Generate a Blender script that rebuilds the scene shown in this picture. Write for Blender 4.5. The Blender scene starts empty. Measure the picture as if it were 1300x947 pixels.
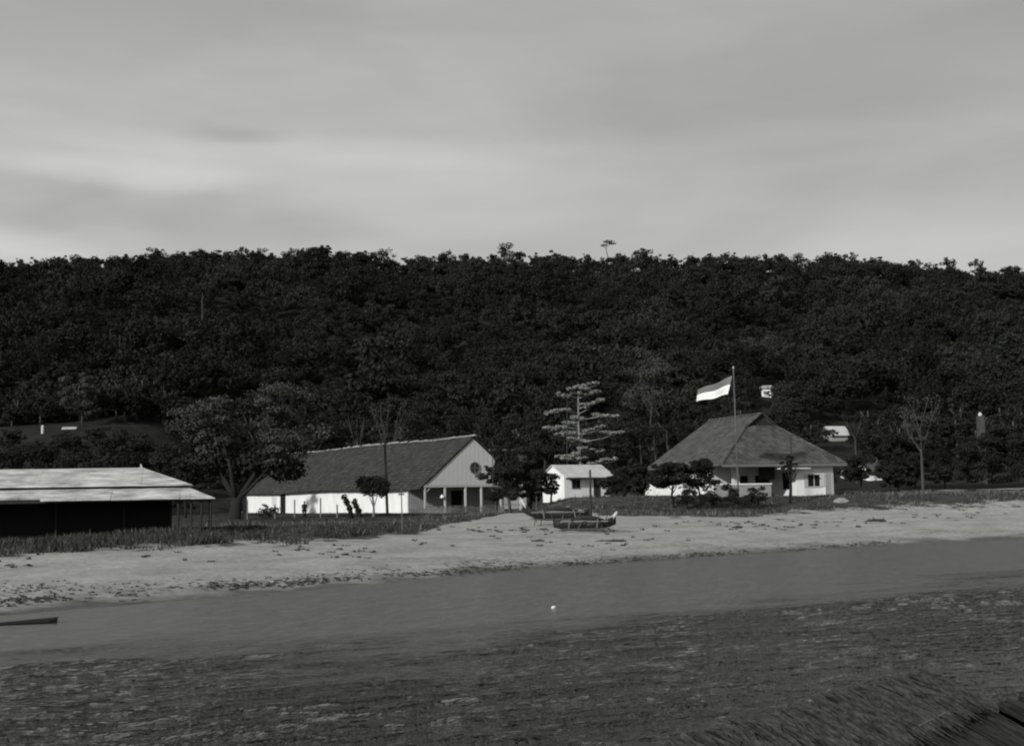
import bpy, math, random
import numpy as np
from mathutils import Vector, Matrix, Euler

# ------------------------------------------------------------------ camera, sky, sun, exposure
SC = bpy.context.scene
COL = SC.collection
F = 1708.0                      # focal length in photograph pixels (1300 wide)
EYE = 3.5
PITCH = math.atan(158.5 / F)
ROLL = math.radians(-1.0)
cam_d = bpy.data.cameras.new('camera')
cam_d.sensor_fit = 'HORIZONTAL'
cam_d.sensor_width = 36.0
cam_d.lens = F / 1300.0 * 36.0
cam_d.clip_start = 0.1
cam_d.clip_end = 6000
cam = bpy.data.objects.new('camera', cam_d)
COL.objects.link(cam)
MR = Euler((math.pi / 2 + PITCH, 0, 0)).to_matrix() @ Matrix.Rotation(ROLL, 3, 'Z')
cam.matrix_world = Matrix.Translation((0, 0, EYE)) @ MR.to_4x4()
SC.camera = cam

SUN_EL, SUN_AZ = 24.0, 218.0      # azimuth clockwise from +Y (behind and left of the camera)
W = bpy.data.worlds.new('World')
SC.world = W
W.use_nodes = True
nt = W.node_tree
nt.nodes.clear()
N = nt.nodes.new
L = nt.links.new
out = N('ShaderNodeOutputWorld'); bg = N('ShaderNodeBackground')
bg.inputs['Strength'].default_value = 0.10
sky = N('ShaderNodeTexSky'); sky.sky_type = 'NISHITA'; sky.sun_disc = False
sky.sun_elevation = math.radians(SUN_EL); sky.sun_rotation = math.radians(SUN_AZ)
sky.air_density = 1.0; sky.dust_density = 2.5; sky.ozone_density = 1.0
bw = N('ShaderNodeRGBToBW'); L(sky.outputs[0], bw.inputs[0])
tc = N('ShaderNodeTexCoord')
mp = N('ShaderNodeMapping'); mp.inputs['Scale'].default_value = (1.5, 1.5, 6.0)
mp.inputs['Rotation'].default_value = (0.0, 0.10, 0.0)
L(tc.outputs['Generated'], mp.inputs[0])
n1 = N('ShaderNodeTexNoise'); n1.inputs['Scale'].default_value = 2.2; n1.inputs['Detail'].default_value = 9
n1.inputs['Roughness'].default_value = 0.5; n1.inputs['Distortion'].default_value = 0.25
L(mp.outputs[0], n1.inputs[0])
cr = N('ShaderNodeValToRGB')
cr.color_ramp.elements[0].position = 0.34; cr.color_ramp.elements[0].color = (0.87, 0.87, 0.87, 1)
cr.color_ramp.elements[1].position = 0.66; cr.color_ramp.elements[1].color = (1.12, 1.12, 1.12, 1)
L(n1.outputs['Fac'], cr.inputs[0])
# thin overcast veil: even grey, a little brighter low and to the left of the view
sep = N('ShaderNodeSeparateXYZ'); L(tc.outputs['Generated'], sep.inputs[0])
mr = N('ShaderNodeMapRange'); L(sep.outputs['Z'], mr.inputs['Value'])
mr.inputs['From Min'].default_value = 0.10; mr.inputs['From Max'].default_value = 0.42
mr.inputs['To Min'].default_value = 1.16; mr.inputs['To Max'].default_value = 0.86
mr2 = N('ShaderNodeMapRange'); L(sep.outputs['X'], mr2.inputs['Value'])
mr2.inputs['From Min'].default_value = -0.4; mr2.inputs['From Max'].default_value = 0.4
mr2.inputs['To Min'].default_value = 1.08; mr2.inputs['To Max'].default_value = 0.93
m0 = N('ShaderNodeMath'); m0.operation = 'MULTIPLY'; L(mr.outputs[0], m0.inputs[0]); L(mr2.outputs[0], m0.inputs[1])
m1 = N('ShaderNodeMath'); m1.operation = 'MULTIPLY'; L(m0.outputs[0], m1.inputs[0]); L(cr.outputs[0], m1.inputs[1])
# cloud banks and brighter streaks, each at its own direction in the sky (px, py, half width, half height, gain)
MR0 = Euler((math.pi / 2 + PITCH, 0, 0)).to_matrix() @ Matrix.Rotation(ROLL, 3, 'Z')
warp = N('ShaderNodeTexNoise'); warp.inputs['Scale'].default_value = 5.0; warp.inputs['Detail'].default_value = 6
wmp = N('ShaderNodeMapping'); wmp.inputs['Scale'].default_value = (1, 1, 2.5); L(tc.outputs['Generated'], wmp.inputs[0]); L(wmp.outputs[0], warp.inputs[0])
wv = N('ShaderNodeVectorMath'); wv.operation = 'MULTIPLY_ADD'; wv.inputs[1].default_value = (.22, .22, .05); wv.inputs[2].default_value = (-.11, -.11, -.025)
L(warp.outputs['Color'], wv.inputs[0])
wa = N('ShaderNodeVectorMath'); wa.operation = 'ADD'; L(tc.outputs['Generated'], wa.inputs[0]); L(wv.outputs[0], wa.inputs[1])
prev = m1.outputs[0]
for (cx_, cy_, hw_, hh_, gain) in [(205, 275, 150, 52, -.13), (80, 262, 110, 30, -.05), (370, 290, 80, 26, -.07), (300, 160, 75, 12, -.07), (440, 190, 330, 22, .09), (120, 215, 170, 16, .12), (40, 300, 120, 22, .07), (700, 260, 300, 50, .03), (560, 225, 300, 26, .06), (150, 90, 260, 60, .05), (1000, 90, 420, 110, -.05), (1180, 290, 260, 60, .04)]:
    dv = (MR0 @ Vector(((cx_ - 650) / F, (473.5 - cy_) / F, -1.0))).normalized()
    sb = N('ShaderNodeVectorMath'); sb.operation = 'SUBTRACT'; L(wa.outputs[0], sb.inputs[0]); sb.inputs[1].default_value = dv
    sc_ = N('ShaderNodeVectorMath'); sc_.operation = 'MULTIPLY'; L(sb.outputs[0], sc_.inputs[0]); sc_.inputs[1].default_value = (F / hw_, F / hw_ * .3, F / hh_)
    ln_ = N('ShaderNodeVectorMath'); ln_.operation = 'LENGTH'; L(sc_.outputs[0], ln_.inputs[0])
    g_ = N('ShaderNodeMapRange'); g_.interpolation_type = 'SMOOTHSTEP'; L(ln_.outputs['Value'], g_.inputs['Value'])
    g_.inputs['From Min'].default_value = .25; g_.inputs['From Max'].default_value = 1.5
    g_.inputs['To Min'].default_value = 1 + gain * 1.7; g_.inputs['To Max'].default_value = 1.0
    q_ = N('ShaderNodeMath'); q_.operation = 'MULTIPLY'; L(prev, q_.inputs[0]); L(g_.outputs[0], q_.inputs[1]); prev = q_.outputs[0]
m2 = N('ShaderNodeMath'); m2.operation = 'MULTIPLY'; m2.inputs[1].default_value = 5.35; L(prev, m2.inputs[0])
mx = N('ShaderNodeMix'); mx.data_type = 'FLOAT'; mx.inputs[0].default_value = 0.85
L(bw.outputs[0], mx.inputs[2]); L(m2.outputs[0], mx.inputs[3])
cmb = N('ShaderNodeCombineColor')
for i, k in enumerate((1.0, 1.0, 0.985)):
    mm = N('ShaderNodeMath'); mm.operation = 'MULTIPLY'; mm.inputs[1].default_value = k
    L(mx.outputs[0], mm.inputs[0]); L(mm.outputs[0], cmb.inputs[i])
L(cmb.outputs[0], bg.inputs['Color']); L(bg.outputs[0], out.inputs[0])

sd = bpy.data.lights.new('sun', 'SUN'); sd.energy = 3.5; sd.angle = math.radians(2.0); sd.color = (1.0, 0.995, 0.98)
sun = bpy.data.objects.new('sun', sd); COL.objects.link(sun)
_a, _e = math.radians(SUN_AZ), math.radians(SUN_EL)
to_sun = Vector((math.sin(_a) * math.cos(_e), math.cos(_a) * math.cos(_e), math.sin(_e)))
sun.rotation_euler = to_sun.to_track_quat('Z', 'Y').to_euler()
sun.location = (-60, -20, 60)
SC.view_settings.view_transform = 'Standard'
SC.view_settings.look = 'None'
SC.view_settings.gamma = 1.0
SC.view_settings.exposure = -0.15
SC.view_settings.use_curve_mapping = False
SC.render.engine = 'CYCLES'
SC.cycles.filter_width = 2.1
SC.cycles.max_bounces = 5

# ------------------------------------------------------------------ picture <-> place helpers
MI = MR.transposed()
def ray(px, py):
    return MR @ Vector(((px - 650) / F, (473.5 - py) / F, -1.0))
def at(px, py, D):
    r = ray(px, py)
    return Vector((0, 0, EYE)) + r * (D / r.y)
def proj(x, y, z):
    v = MI @ Vector((x, y, z - EYE))
    return 650 + F * v.x / -v.z, 473.5 - F * v.y / -v.z
def sstep(a, b, v):
    t = np.clip((v - a) / (b - a), 0, 1)
    return t * t * (3 - 2 * t)
# value noise usable on arrays
def _h(i, j, s):
    n = np.sin(i * 127.1 + j * 311.7 + s * 74.7) * 43758.5453
    return n - np.floor(n)
def vnoise(x, y, s=0.0):
    x = np.asarray(x, float); y = np.asarray(y, float)
    i = np.floor(x); j = np.floor(y); u = x - i; v = y - j
    u = u * u * (3 - 2 * u); v = v * v * (3 - 2 * v)
    return (_h(i, j, s) * (1 - u) + _h(i + 1, j, s) * u) * (1 - v) + (_h(i, j + 1, s) * (1 - u) + _h(i + 1, j + 1, s) * u) * v - 0.5
SX = [-400, -60, -30, -16.1, -6.6, 0, 9.2, 26.5, 33.6, 60, 200, 600]
SY = [-250, 2, 30, 44.6, 56.1, 66.4, 75, 91, 94, 108, 190, 420]
SKY_PX = [-250, 34, 120, 180, 235, 253, 280, 320, 360, 400, 450, 500, 560, 620, 700, 760, 850, 920, 980, 1060, 1120, 1160, 1200, 1264, 1550]
SKY_PY = [336, 331, 327, 325, 320, 317, 321, 320, 320, 316, 320, 328, 327, 326, 333, 334, 331, 331, 333, 333, 338, 343, 346, 352, 380]
RIDGE = 470.0
def ridge_z(x):
    px = 650 + F * x / RIDGE
    py = np.interp(px, SKY_PX, SKY_PY) - 8
    hor = 632 - (px - 650) * math.tan(-ROLL)
    return EYE + (hor - py) * RIDGE / F * 1.0 - 6.0
def gz(x, y):
    x = np.asarray(x, float); y = np.asarray(y, float)
    s = np.interp(x, SX, SY)
    d = (y - s) * 0.75
    z = np.interp(d, [-400, -80, -10, 0, 6, 15, 25, 45, 200], [-14, -4, -0.55, 0, 0.55, 1.2, 1.72, 2.0, 2.05])
    z = z + np.where(d > 1, vnoise(x * .35, y * .35, 2) * .10 * sstep(1, 8, d), 0)
    z = z + np.where(d > 1, vnoise(x * 1.3, y * 1.3, 3) * .05, 0)
    right = sstep(0.5, 6.5, x - 0.0 * y) * sstep(120, 135, y - 0.05 * x)
    z = z + right * 1.33
    left = sstep(-20, -30, x) * sstep(95, 70, y)
    z = z - left * 0.35
    z = z + sstep(np.where(x < 2, 196., 165.), np.where(x < 2, 232., 215.), y) * 2.0 + sstep(-45, -70, x) * sstep(160, 212, y) * 8.0 * (1 - sstep(225, 330, y))
    t = np.clip((y - 200) / (RIDGE - 200), 0, 1.0)
    g = 0.42 * t + 0.58 * t * t
    hz = ridge_z(x) - 4.0
    z = z + hz * g
    z = z + (vnoise(x * .018, y * .014, 5) * 13 + vnoise(x * .045, y * .03, 6) * 6) * sstep(215, 290, y) * (1 - sstep(400, 465, y))
    z = z - np.clip(y - RIDGE, 0, 400) * 0.25
    return z
def G(x, y): return float(gz(x, y))
def cast(px, py):
    r = ray(px, py); o = Vector((0, 0, EYE)); t = 5.0
    prev = t
    while t < 700:
        p = o + r * t
        if p.z < max(G(p.x, p.y), 0.0): break
        prev = t; t += 0.5
    a, b = prev, t
    for _ in range(14):
        m = (a + b) / 2; p = o + r * m
        if p.z < max(G(p.x, p.y), 0.0): b = m
        else: a = m
    return o + r * b
def gp(px, D):                    # a point of the ground at depth D seen in picture column px
    X = (px - 650) / F * D
    for _ in range(6):
        X -= (proj(X, D, G(X, D))[0] - px) * D / F
    return Vector((X, D, G(X, D)))

# ------------------------------------------------------------------ materials
def mat(name, v, rough=0.8, amp=0.25, scale=3.0, bump=0.0, bscale=None, tint=(1, 1, 0.97), spec=0.2, stretch=(1, 1, 1), coord='Object'):
    m = bpy.data.materials.new(name); m.use_nodes = True
    t = m.node_tree; b = t.nodes['Principled BSDF']
    b.inputs['Roughness'].default_value = rough
    b.inputs['Specular IOR Level'].default_value = spec
    c = t.nodes.new('ShaderNodeTexCoord'); mpp = t.nodes.new('ShaderNodeMapping')
    mpp.inputs['Scale'].default_value = stretch
    t.links.new(c.outputs[coord], mpp.inputs[0])
    n = t.nodes.new('ShaderNodeTexNoise'); n.inputs['Scale'].default_value = scale; n.inputs['Detail'].default_value = 6
    n.inputs['Roughness'].default_value = 0.65
    t.links.new(mpp.outputs[0], n.inputs[0])
    r = t.nodes.new('ShaderNodeValToRGB')
    lo, hi = v * (1 - amp), v * (1 + amp)
    r.color_ramp.elements[0].position = 0.3; r.color_ramp.elements[1].position = 0.7
    r.color_ramp.elements[0].color = (lo * tint[0], lo * tint[1], lo * tint[2], 1)
    r.color_ramp.elements[1].color = (hi * tint[0], hi * tint[1], hi * tint[2], 1)
    t.links.new(n.outputs['Fac'], r.inputs[0]); t.links.new(r.outputs[0], b.inputs['Base Color'])
    if bump:
        n2 = t.nodes.new('ShaderNodeTexNoise'); n2.inputs['Scale'].default_value = bscale or scale * 3; n2.inputs['Detail'].default_value = 4
        t.links.new(mpp.outputs[0], n2.inputs[0])
        bp = t.nodes.new('ShaderNodeBump'); bp.inputs['Strength'].default_value = bump; bp.inputs['Distance'].default_value = 0.1
        t.links.new(n2.outputs['Fac'], bp.inputs['Height']); t.links.new(bp.outputs[0], b.inputs['Normal'])
    return m
def roof_mat(name, v, row, wid, amp=0.45, mortar=0.35):
    m = mat(name, v, 0.85, amp, 1.1)
    t = m.node_tree; b = t.nodes['Principled BSDF']
    c = t.nodes.new('ShaderNodeTexCoord'); sp = t.nodes.new('ShaderNodeSeparateXYZ'); cb = t.nodes.new('ShaderNodeCombineXYZ')
    t.links.new(c.outputs['Object'], sp.inputs[0])
    ad = t.nodes.new('ShaderNodeMath'); ad.operation = 'ADD'
    t.links.new(sp.outputs['X'], ad.inputs[0]); t.links.new(sp.outputs['Y'], ad.inputs[1])
    t.links.new(ad.outputs[0], cb.inputs[0]); t.links.new(sp.outputs['Z'], cb.inputs[1])
    br = t.nodes.new('ShaderNodeTexBrick')
    br.inputs['Scale'].default_value = 1.0; br.inputs['Brick Width'].default_value = wid; br.inputs['Row Height'].default_value = row
    br.inputs['Mortar Size'].default_value = 0.03; br.inputs['Color1'].default_value = (1.35, 1.35, 1.35, 1)
    br.inputs['Color2'].default_value = (.65, .65, .65, 1); br.inputs['Mortar'].default_value = (mortar, mortar, mortar, 1)
    t.links.new(cb.outputs[0], br.inputs[0])
    mm = t.nodes.new('ShaderNodeMix'); mm.data_type = 'RGBA'; mm.blend_type = 'MULTIPLY'; mm.inputs[0].default_value = 1
    src = b.inputs['Base Color'].links[0].from_socket
    t.links.new(src, mm.inputs[6]); t.links.new(br.outputs[0], mm.inputs[7]); t.links.new(mm.outputs[2], b.inputs['Base Color'])
    bp = t.nodes.new('ShaderNodeBump'); bp.inputs['Strength'].default_value = .5; bp.inputs['Distance'].default_value = .05
    t.links.new(br.outputs['Fac'], bp.inputs['Height']); bp.invert = True; t.links.new(bp.outputs[0], b.inputs['Normal'])
    return m
M = {}
M['white'] = mat('whitewash', .80, .9, .12, .9, stretch=(1, 1, .4))
M['offwhite'] = mat('old_whitewash', .60, .9, .14, .7)
M['gable'] = mat('grey_boards', .52, .85, .06, 1.5, stretch=(4, 4, .6))
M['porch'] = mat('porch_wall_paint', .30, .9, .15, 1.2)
M['dark'] = mat('dark_timber', .03, .8, .3, 2.0)
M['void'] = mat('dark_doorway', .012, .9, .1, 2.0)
M['wood'] = mat('weathered_timber', .16, .85, .3, 4.0, bump=.3, stretch=(5, 5, .7))
M['palewood'] = mat('pale_timber', .42, .8, .25, 4.0, stretch=(3, 3, .6))
M['darkpole'] = mat('tarred_pole', .035, .8, .3, 5.0)
M['greypole'] = mat('grey_pole', .11, .8, .3, 5.0)
M['tile'] = roof_mat('clay_tiles', .046, .32, .5)
M['shingle'] = roof_mat('shingles', .088, .24, .45, .35, .5)
M['iron'] = mat('weathered_roof_sheets', .42, .7, .6, 1.5, tint=(1, 1, .98), stretch=(.45, 1.4, 1.4))
M['iron2'] = mat('pale_iron_roof', .50, .7, .2, .8)
M['ridge'] = mat('ridge_mortar', .30, .9, .4, 1.2)
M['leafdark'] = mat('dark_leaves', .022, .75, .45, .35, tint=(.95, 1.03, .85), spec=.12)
M['forest'] = mat('forest_leaves', .024, .8, .8, .04, tint=(.96, 1.03, .86), spec=.08)
M['leafmid'] = mat('grey_green_leaves', .060, .75, .4, .5, tint=(.97, 1.02, .88), spec=.12)
M['leafpale'] = mat('pale_leaves', .25, .7, .35, .8, tint=(.98, 1.02, .92), spec=.15)
M['barkdark'] = mat('dark_bark', .02, .9, .3, 3.0)
M['barkmid'] = mat('grey_bark', .065, .9, .3, 3.0)
M['barkpale'] = mat('pale_bark', .22, .9, .3, 3.0)
M['grass'] = mat('grass_blades', .050, .85, .5, .6, tint=(.98, 1.02, .9), spec=.1)
M['drygrass'] = mat('dry_grass_blades', .13, .85, .4, .8)
M['weed'] = mat('seaweed', .05, .8, .4, 2.0)
M['thatch'] = mat('thatch_strands', .05, .9, .75, 14, spec=.1, stretch=(1, 1, 1))
M['thatchdark'] = mat('dark_thatch', .03, .9, .5, 3.5, spec=.1)
M['hull'] = mat('dark_hull', .02, .6, .3, 3.0)
M['hullpale'] = mat('pale_hull_paint', .50, .6, .2, 3.0)
M['flagred'] = mat('red_cloth', .16, .9, .1, 3.0)
M['flagwhite'] = mat('white_cloth', .78, .9, .05, 3.0)
M['skin'] = mat('skin', .12, .7, .1, 3.0)
M['cloth'] = mat('dark_clothes', .03, .9, .2, 6.0)
M['rock'] = mat('pale_rock', .25, .95, .3, 3.0, bump=.5)

# ------------------------------------------------------------------ mesh helpers
class MB:
    def __init__(self): self.v = []; self.f = []
    def add(self, vs, fs):
        o = len(self.v); self.v += [tuple(p) for p in vs]; self.f += [tuple(i + o for i in f) for f in fs]; return self
    def box(self, x0, x1, y0, y1, z0, z1):
        return self.add([(x0, y0, z0), (x1, y0, z0), (x1, y1, z0), (x0, y1, z0), (x0, y0, z1), (x1, y0, z1), (x1, y1, z1), (x0, y1, z1)],
                        [(0, 3, 2, 1), (4, 5, 6, 7), (0, 1, 5, 4), (1, 2, 6, 5), (2, 3, 7, 6), (3, 0, 4, 7)])
    def slab(self, poly, n):            # polygon extruded by vector n
        k = len(poly); P = [Vector(p) for p in poly]; n = Vector(n)
        return self.add(P + [p + n for p in P], [tuple(range(k))[::-1], tuple(range(k, 2 * k))] + [(i, (i + 1) % k, k + (i + 1) % k, k + i) for i in range(k)])
    def tube(self, pts, rad, seg=7):
        pts = [Vector(p) for p in pts]; n = len(pts)
        if not hasattr(rad, '__len__'): rad = [rad] * n
        o = len(self.v); u = None
        for i, p in enumerate(pts):
            d = (pts[min(i + 1, n - 1)] - pts[max(i - 1, 0)])
            d = d.normalized() if d.length > 1e-6 else Vector((0, 0, 1))
            if u is None: u = d.orthogonal().normalized()
            else:
                u = (u - d * u.dot(d)); u = u.normalized() if u.length > 1e-6 else d.orthogonal().normalized()
            w = d.cross(u)
            for k in range(seg):
                a = 2 * math.pi * k / seg
                self.v.append(tuple(p + (u * math.cos(a) + w * math.sin(a)) * rad[i]))
        for i in range(n - 1):
            for k in range(seg):
                a = o + i * seg + k; b = o + i * seg + (k + 1) % seg
                self.f.append((a, b, b + seg, a + seg))
        self.f.append(tuple(o + k for k in range(seg))[::-1]); self.f.append(tuple(o + (n - 1) * seg + k for k in range(seg)))
        return self
    def mesh(self, name, m, smooth=False):
        me = bpy.data.meshes.new(name); me.from_pydata(self.v, [], self.f); me.materials.append(m)
        if smooth: me.polygons.foreach_set('use_smooth', [True] * len(me.polygons))
        me.update(); return me
def np_mesh(name, V, k, m):
    """V: (n*k,3) vertices, consecutive k of them form a face"""
    n = len(V) // k
    me = bpy.data.meshes.new(name)
    me.vertices.add(n * k); me.vertices.foreach_set('co', np.ascontiguousarray(V, dtype=np.float32).ravel())
    me.loops.add(n * k); me.loops.foreach_set('vertex_index', np.arange(n * k, dtype=np.int32))
    me.polygons.add(n); me.polygons.foreach_set('loop_start', np.arange(0, n * k, k, dtype=np.int32))
    me.update(calc_edges=True)
    me.materials.append(m); return me
def link(name, me, parent=None, loc=(0, 0, 0), rz=0, scale=None):
    o = bpy.data.objects.new(name, me); COL.objects.link(o); o.location = loc; o.rotation_euler = (0, 0, rz)
    if scale: o.scale = scale
    if parent: o.parent = parent
    return o
def obj(name, mb, m, parent=None, smooth=False): return link(name, mb.mesh(name, m, smooth), parent)
def tag(o, label, cat, group=None):
    o['label'] = label; o['category'] = cat
    if group: o['group'] = group
    return o
def thing(name, label, cat, loc, rz=0, group=None): return tag(link(name, None, None, loc, rz), label, cat, group)
def kind(o, k): o['kind'] = k; return o
def relabel(o, label): o['label'] = label
def dup(root, loc, rz, label=None, group=None, scale=None):
    r = root.copy(); COL.objects.link(r); r.location = loc; r.rotation_euler = (0, 0, rz)
    if scale: r.scale = scale
    if label: r['label'] = label
    if group: r['group'] = group
    for ch in list(root.children):
        c = ch.copy(); COL.objects.link(c); c.parent = r
    return r

# ------------------------------------------------------------------ ground
VE = [cast(px, py) for px, py in [(-120, 716), (34, 703), (120, 699), (200, 695), (300, 690), (380, 688), (450, 684), (530, 679), (560, 667), (610, 659), (650, 651), (700, 648), (745, 649), (790, 655), (850, 656), (950, 655), (1010, 650), (1100, 646), (1180, 642), (1264, 639), (1400, 634)]]
VEX = [-300] + [p.x for p in VE] + [400]; VEY = [VE[0].y - 150] + [p.y for p in VE] + [VE[-1].y + 80]
_o = np.argsort(VEX); VEX = list(np.array(VEX)[_o]); VEY = list(np.array(VEY)[_o])
def veg(x, y):                     # >0 on the vegetated side (metres beyond the edge)
    return y - np.interp(x, VEX, VEY)
xs = np.concatenate([np.linspace(-1500, -260, 12), np.linspace(-240, -75, 34), np.linspace(-70, 90, 250), np.linspace(95, 260, 34), np.linspace(300, 1500, 12)])
ys = np.concatenate([np.linspace(-900, 0, 10), np.linspace(10, 38, 15), np.linspace(39, 160, 240), np.linspace(162, 480, 110), np.linspace(500, 1500, 12)])
XX, YY = np.meshgrid(xs, ys)
ZZ = gz(XX, YY)
nx, ny = len(xs), len(ys)
V = np.stack([XX.ravel(), YY.ravel(), ZZ.ravel()], 1)
idx = np.arange(nx * ny).reshape(ny, nx)
Fq = np.stack([idx[:-1, :-1].ravel(), idx[:-1, 1:].ravel(), idx[1:, 1:].ravel(), idx[1:, :-1].ravel()], 1)
gme = bpy.data.meshes.new('ground')
gme.vertices.add(len(V)); gme.vertices.foreach_set('co', V.astype(np.float32).ravel())
gme.loops.add(Fq.size); gme.loops.foreach_set('vertex_index', Fq.astype(np.int32).ravel())
gme.polygons.add(len(Fq)); gme.polygons.foreach_set('loop_start', np.arange(0, Fq.size, 4, dtype=np.int32))
gme.update(calc_edges=True); gme.polygons.foreach_set('use_smooth', np.ones(len(Fq), bool))
att = gme.attributes.new('veg', 'FLOAT', 'POINT')
att.data.foreach_set('value', np.clip(veg(V[:, 0], V[:, 1]), -20, 20).astype(np.float32))
sh = gme.attributes.new('shore', 'FLOAT', 'POINT')
sh.data.foreach_set('value', np.clip((V[:, 1] - np.interp(V[:, 0], SX, SY)) * .75, -20, 40).astype(np.float32))
gm = bpy.data.materials.new('ground'); gm.use_nodes = True
t = gm.node_tree; b = t.nodes['Principled BSDF']; b.inputs['Roughness'].default_value = .95; b.inputs['Specular IOR Level'].default_value = .1
def TN(k): return t.nodes.new(k)
def TL(a, c): t.links.new(a, c)
tcg = TN('ShaderNodeTexCoord')
def noise(scale, detail=6, rough=.6, stretch=(1, 1, 1), rot=0):
    """rot: direction (radians) of the long axis; stretch[1] squeezes across it"""
    mpn = TN('ShaderNodeMapping'); mpn.vector_type = 'TEXTURE'
    mpn.inputs['Scale'].default_value = tuple(1 / q for q in stretch); mpn.inputs['Rotation'].default_value = (0, 0, rot)
    TL(tcg.outputs['Object'], mpn.inputs[0])
    n = TN('ShaderNodeTexNoise'); n.inputs['Scale'].default_value = scale; n.inputs['Detail'].default_value = detail; n.inputs['Roughness'].default_value = rough
    TL(mpn.outputs[0], n.inputs[0]); return n.outputs['Fac']
def math_(op, a, bb):
    m = TN('ShaderNodeMath'); m.operation = op
    for i, q in enumerate((a, bb)):
        if isinstance(q, (int, float)): m.inputs[i].default_value = q
        else: TL(q, m.inputs[i])
    return m.outputs[0]
def ramp(val, p0, c0, p1, c1):
    r = TN('ShaderNodeMapRange'); TL(val, r.inputs['Value'])
    r.inputs['From Min'].default_value = p0; r.inputs['From Max'].default_value = p1
    r.inputs['To Min'].default_value = c0; r.inputs['To Max'].default_value = c1; return r.outputs[0]
def attr(n):
    a = TN('ShaderNodeAttribute'); a.attribute_name = n; return a.outputs['Fac']
def mixf(f, a, bb):
    m = TN('ShaderNodeMix'); m.data_type = 'FLOAT'
    for i, q in ((0, f), (2, a), (3, bb)):
        if isinstance(q, (int, float)): m.inputs[i].default_value = q
        else: TL(q, m.inputs[i])
    return m.outputs[0]
SH = math.radians(45)
sand = ramp(noise(2.6, 8, .75, (1, 1, 1)), .3, .25, .7, .47)
sand = math_('MULTIPLY', sand, ramp(noise(.22, 6, .6, (1, 2.2, 1), SH), .35, .78, .6, 1.06))
wr = attr('shore')
# wet sand next to the water, wrack bands
wet = ramp(math_('ADD', wr, ramp(noise(.3, 5), .3, -1.2, .7, 1.2)), .4, .33, 2.6, 1.0)
sand = math_('MULTIPLY', sand, wet)
sp1 = ramp(noise(2.6, 5, .75, (1, 2.4, 1), SH), .60, 0, .66, 1)
b1 = ramp(wr, 1.0, 0, 2.6, 1); b2 = ramp(wr, 4.2, 1, 7.5, 0)
bandA = math_('MULTIPLY', math_('MULTIPLY', b1, b2), ramp(noise(.18, 3), .42, .25, .6, 1))
spot = math_('MULTIPLY', ramp(noise(2.1, 5, .7, (1, 2, 1), SH), .52, 0, .60, 1), bandA)
spot2 = math_('MULTIPLY', sp1, ramp(wr, 7, 0, 16, .75))
sand = mixf(spot, sand, .07)
sand = mixf(spot2, sand, .12)
grassc = ramp(noise(.5, 8, .7), .35, .022, .68, .085)
edge = math_('ADD', attr('veg'), ramp(noise(.32, 7, .72), .25, -5.5, .75, 5.5))
gfac = ramp(edge, -.6, 0, .9, 1)
patch = ramp(noise(.13, 5, .6, (.6, 1.4, 1)), .58, 0, .64, .75)   # bare sandy patches in the grass
near = ramp(attr('veg'), 2, 1, 19.5, 0)
grassc = mixf(math_('MULTIPLY', patch, near), grassc, .30)
sepg = TN('ShaderNodeSeparateXYZ'); TL(tcg.outputs['Object'], sepg.inputs[0])
grassc = math_('MULTIPLY', grassc, ramp(sepg.outputs['Y'], 150, 1.0, 185, .42))   # dark scrub inland of the mown ground
val = mixf(gfac, sand, grassc)
cc = TN('ShaderNodeCombineColor')
TL(val, cc.inputs[0]); TL(math_('MULTIPLY', val, 1.0), cc.inputs[1]); TL(math_('MULTIPLY', val, .96), cc.inputs[2])
TL(cc.outputs[0], b.inputs['Base Color'])
bp = TN('ShaderNodeBump'); bp.inputs['Strength'].default_value = .6; bp.inputs['Distance'].default_value = .12
TL(noise(4.5, 8, .7), bp.inputs['Height']); TL(bp.outputs[0], b.inputs['Normal'])
gme.materials.append(gm)
kind(link('ground', gme), 'structure')

# ------------------------------------------------------------------ water
wm = bpy.data.materials.new('water'); wm.use_nodes = True
t = wm.node_tree; b = t.nodes['Principled BSDF']
tcg = TN('ShaderNodeTexCoord')
b.inputs['IOR'].default_value = 1.33
att_sh = attr('shore')
def att_sh_(): return att_sh
WD = math.radians(33)
rip = attr('ripple')
TL(ramp(rip, .36, .26, .8, .03), b.inputs['Roughness'])
hh = math_('ADD', noise(1.05, 4, .62, (1, 2.3, 1), math.radians(62)), math_('MULTIPLY', noise(3.0, 3, .55, (1, 2.2, 1), math.radians(70)), .32))
bp2 = TN('ShaderNodeBump'); bp2.inputs['Distance'].default_value = .36
TL(rip, bp2.inputs['Strength'])
TL(hh, bp2.inputs['Height']); TL(bp2.outputs[0], b.inputs['Normal'])
shal = ramp(rip, .38, .088, .78, .010)          # pale sand shows through the shallows
shal = math_('MULTIPLY', shal, ramp(noise(.45, 10, .85, (1, 4, 1), math.radians(76)), .36, .62, .64, 1.4))
cc = TN('ShaderNodeCombineColor')
for i in range(3): TL(shal, cc.inputs[i])
TL(cc.outputs[0], b.inputs['Base Color'])
def dense(a, b_, st): return np.arange(a, b_, st)
xs = np.concatenate([np.linspace(-2500, -200, 8), np.linspace(-120, -24.5, 50), dense(-24, 34, .11), np.linspace(34.6, 160, 60), np.linspace(300, 2500, 8)])
ys = np.concatenate([np.linspace(-2500, -100, 8), np.linspace(-20, 11, 20), dense(11.5, 30, .07), dense(30, 50, .11), dense(50, 72, .2), np.linspace(73, 160, 45), np.linspace(200, 500, 6)])
XX, YY = np.meshgrid(xs, ys); nx, ny = len(xs), len(ys)
shd_ = (YY - np.interp(XX, SX, SY)) * .75
_c, _s = math.cos(math.radians(30)), math.sin(math.radians(30))
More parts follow.
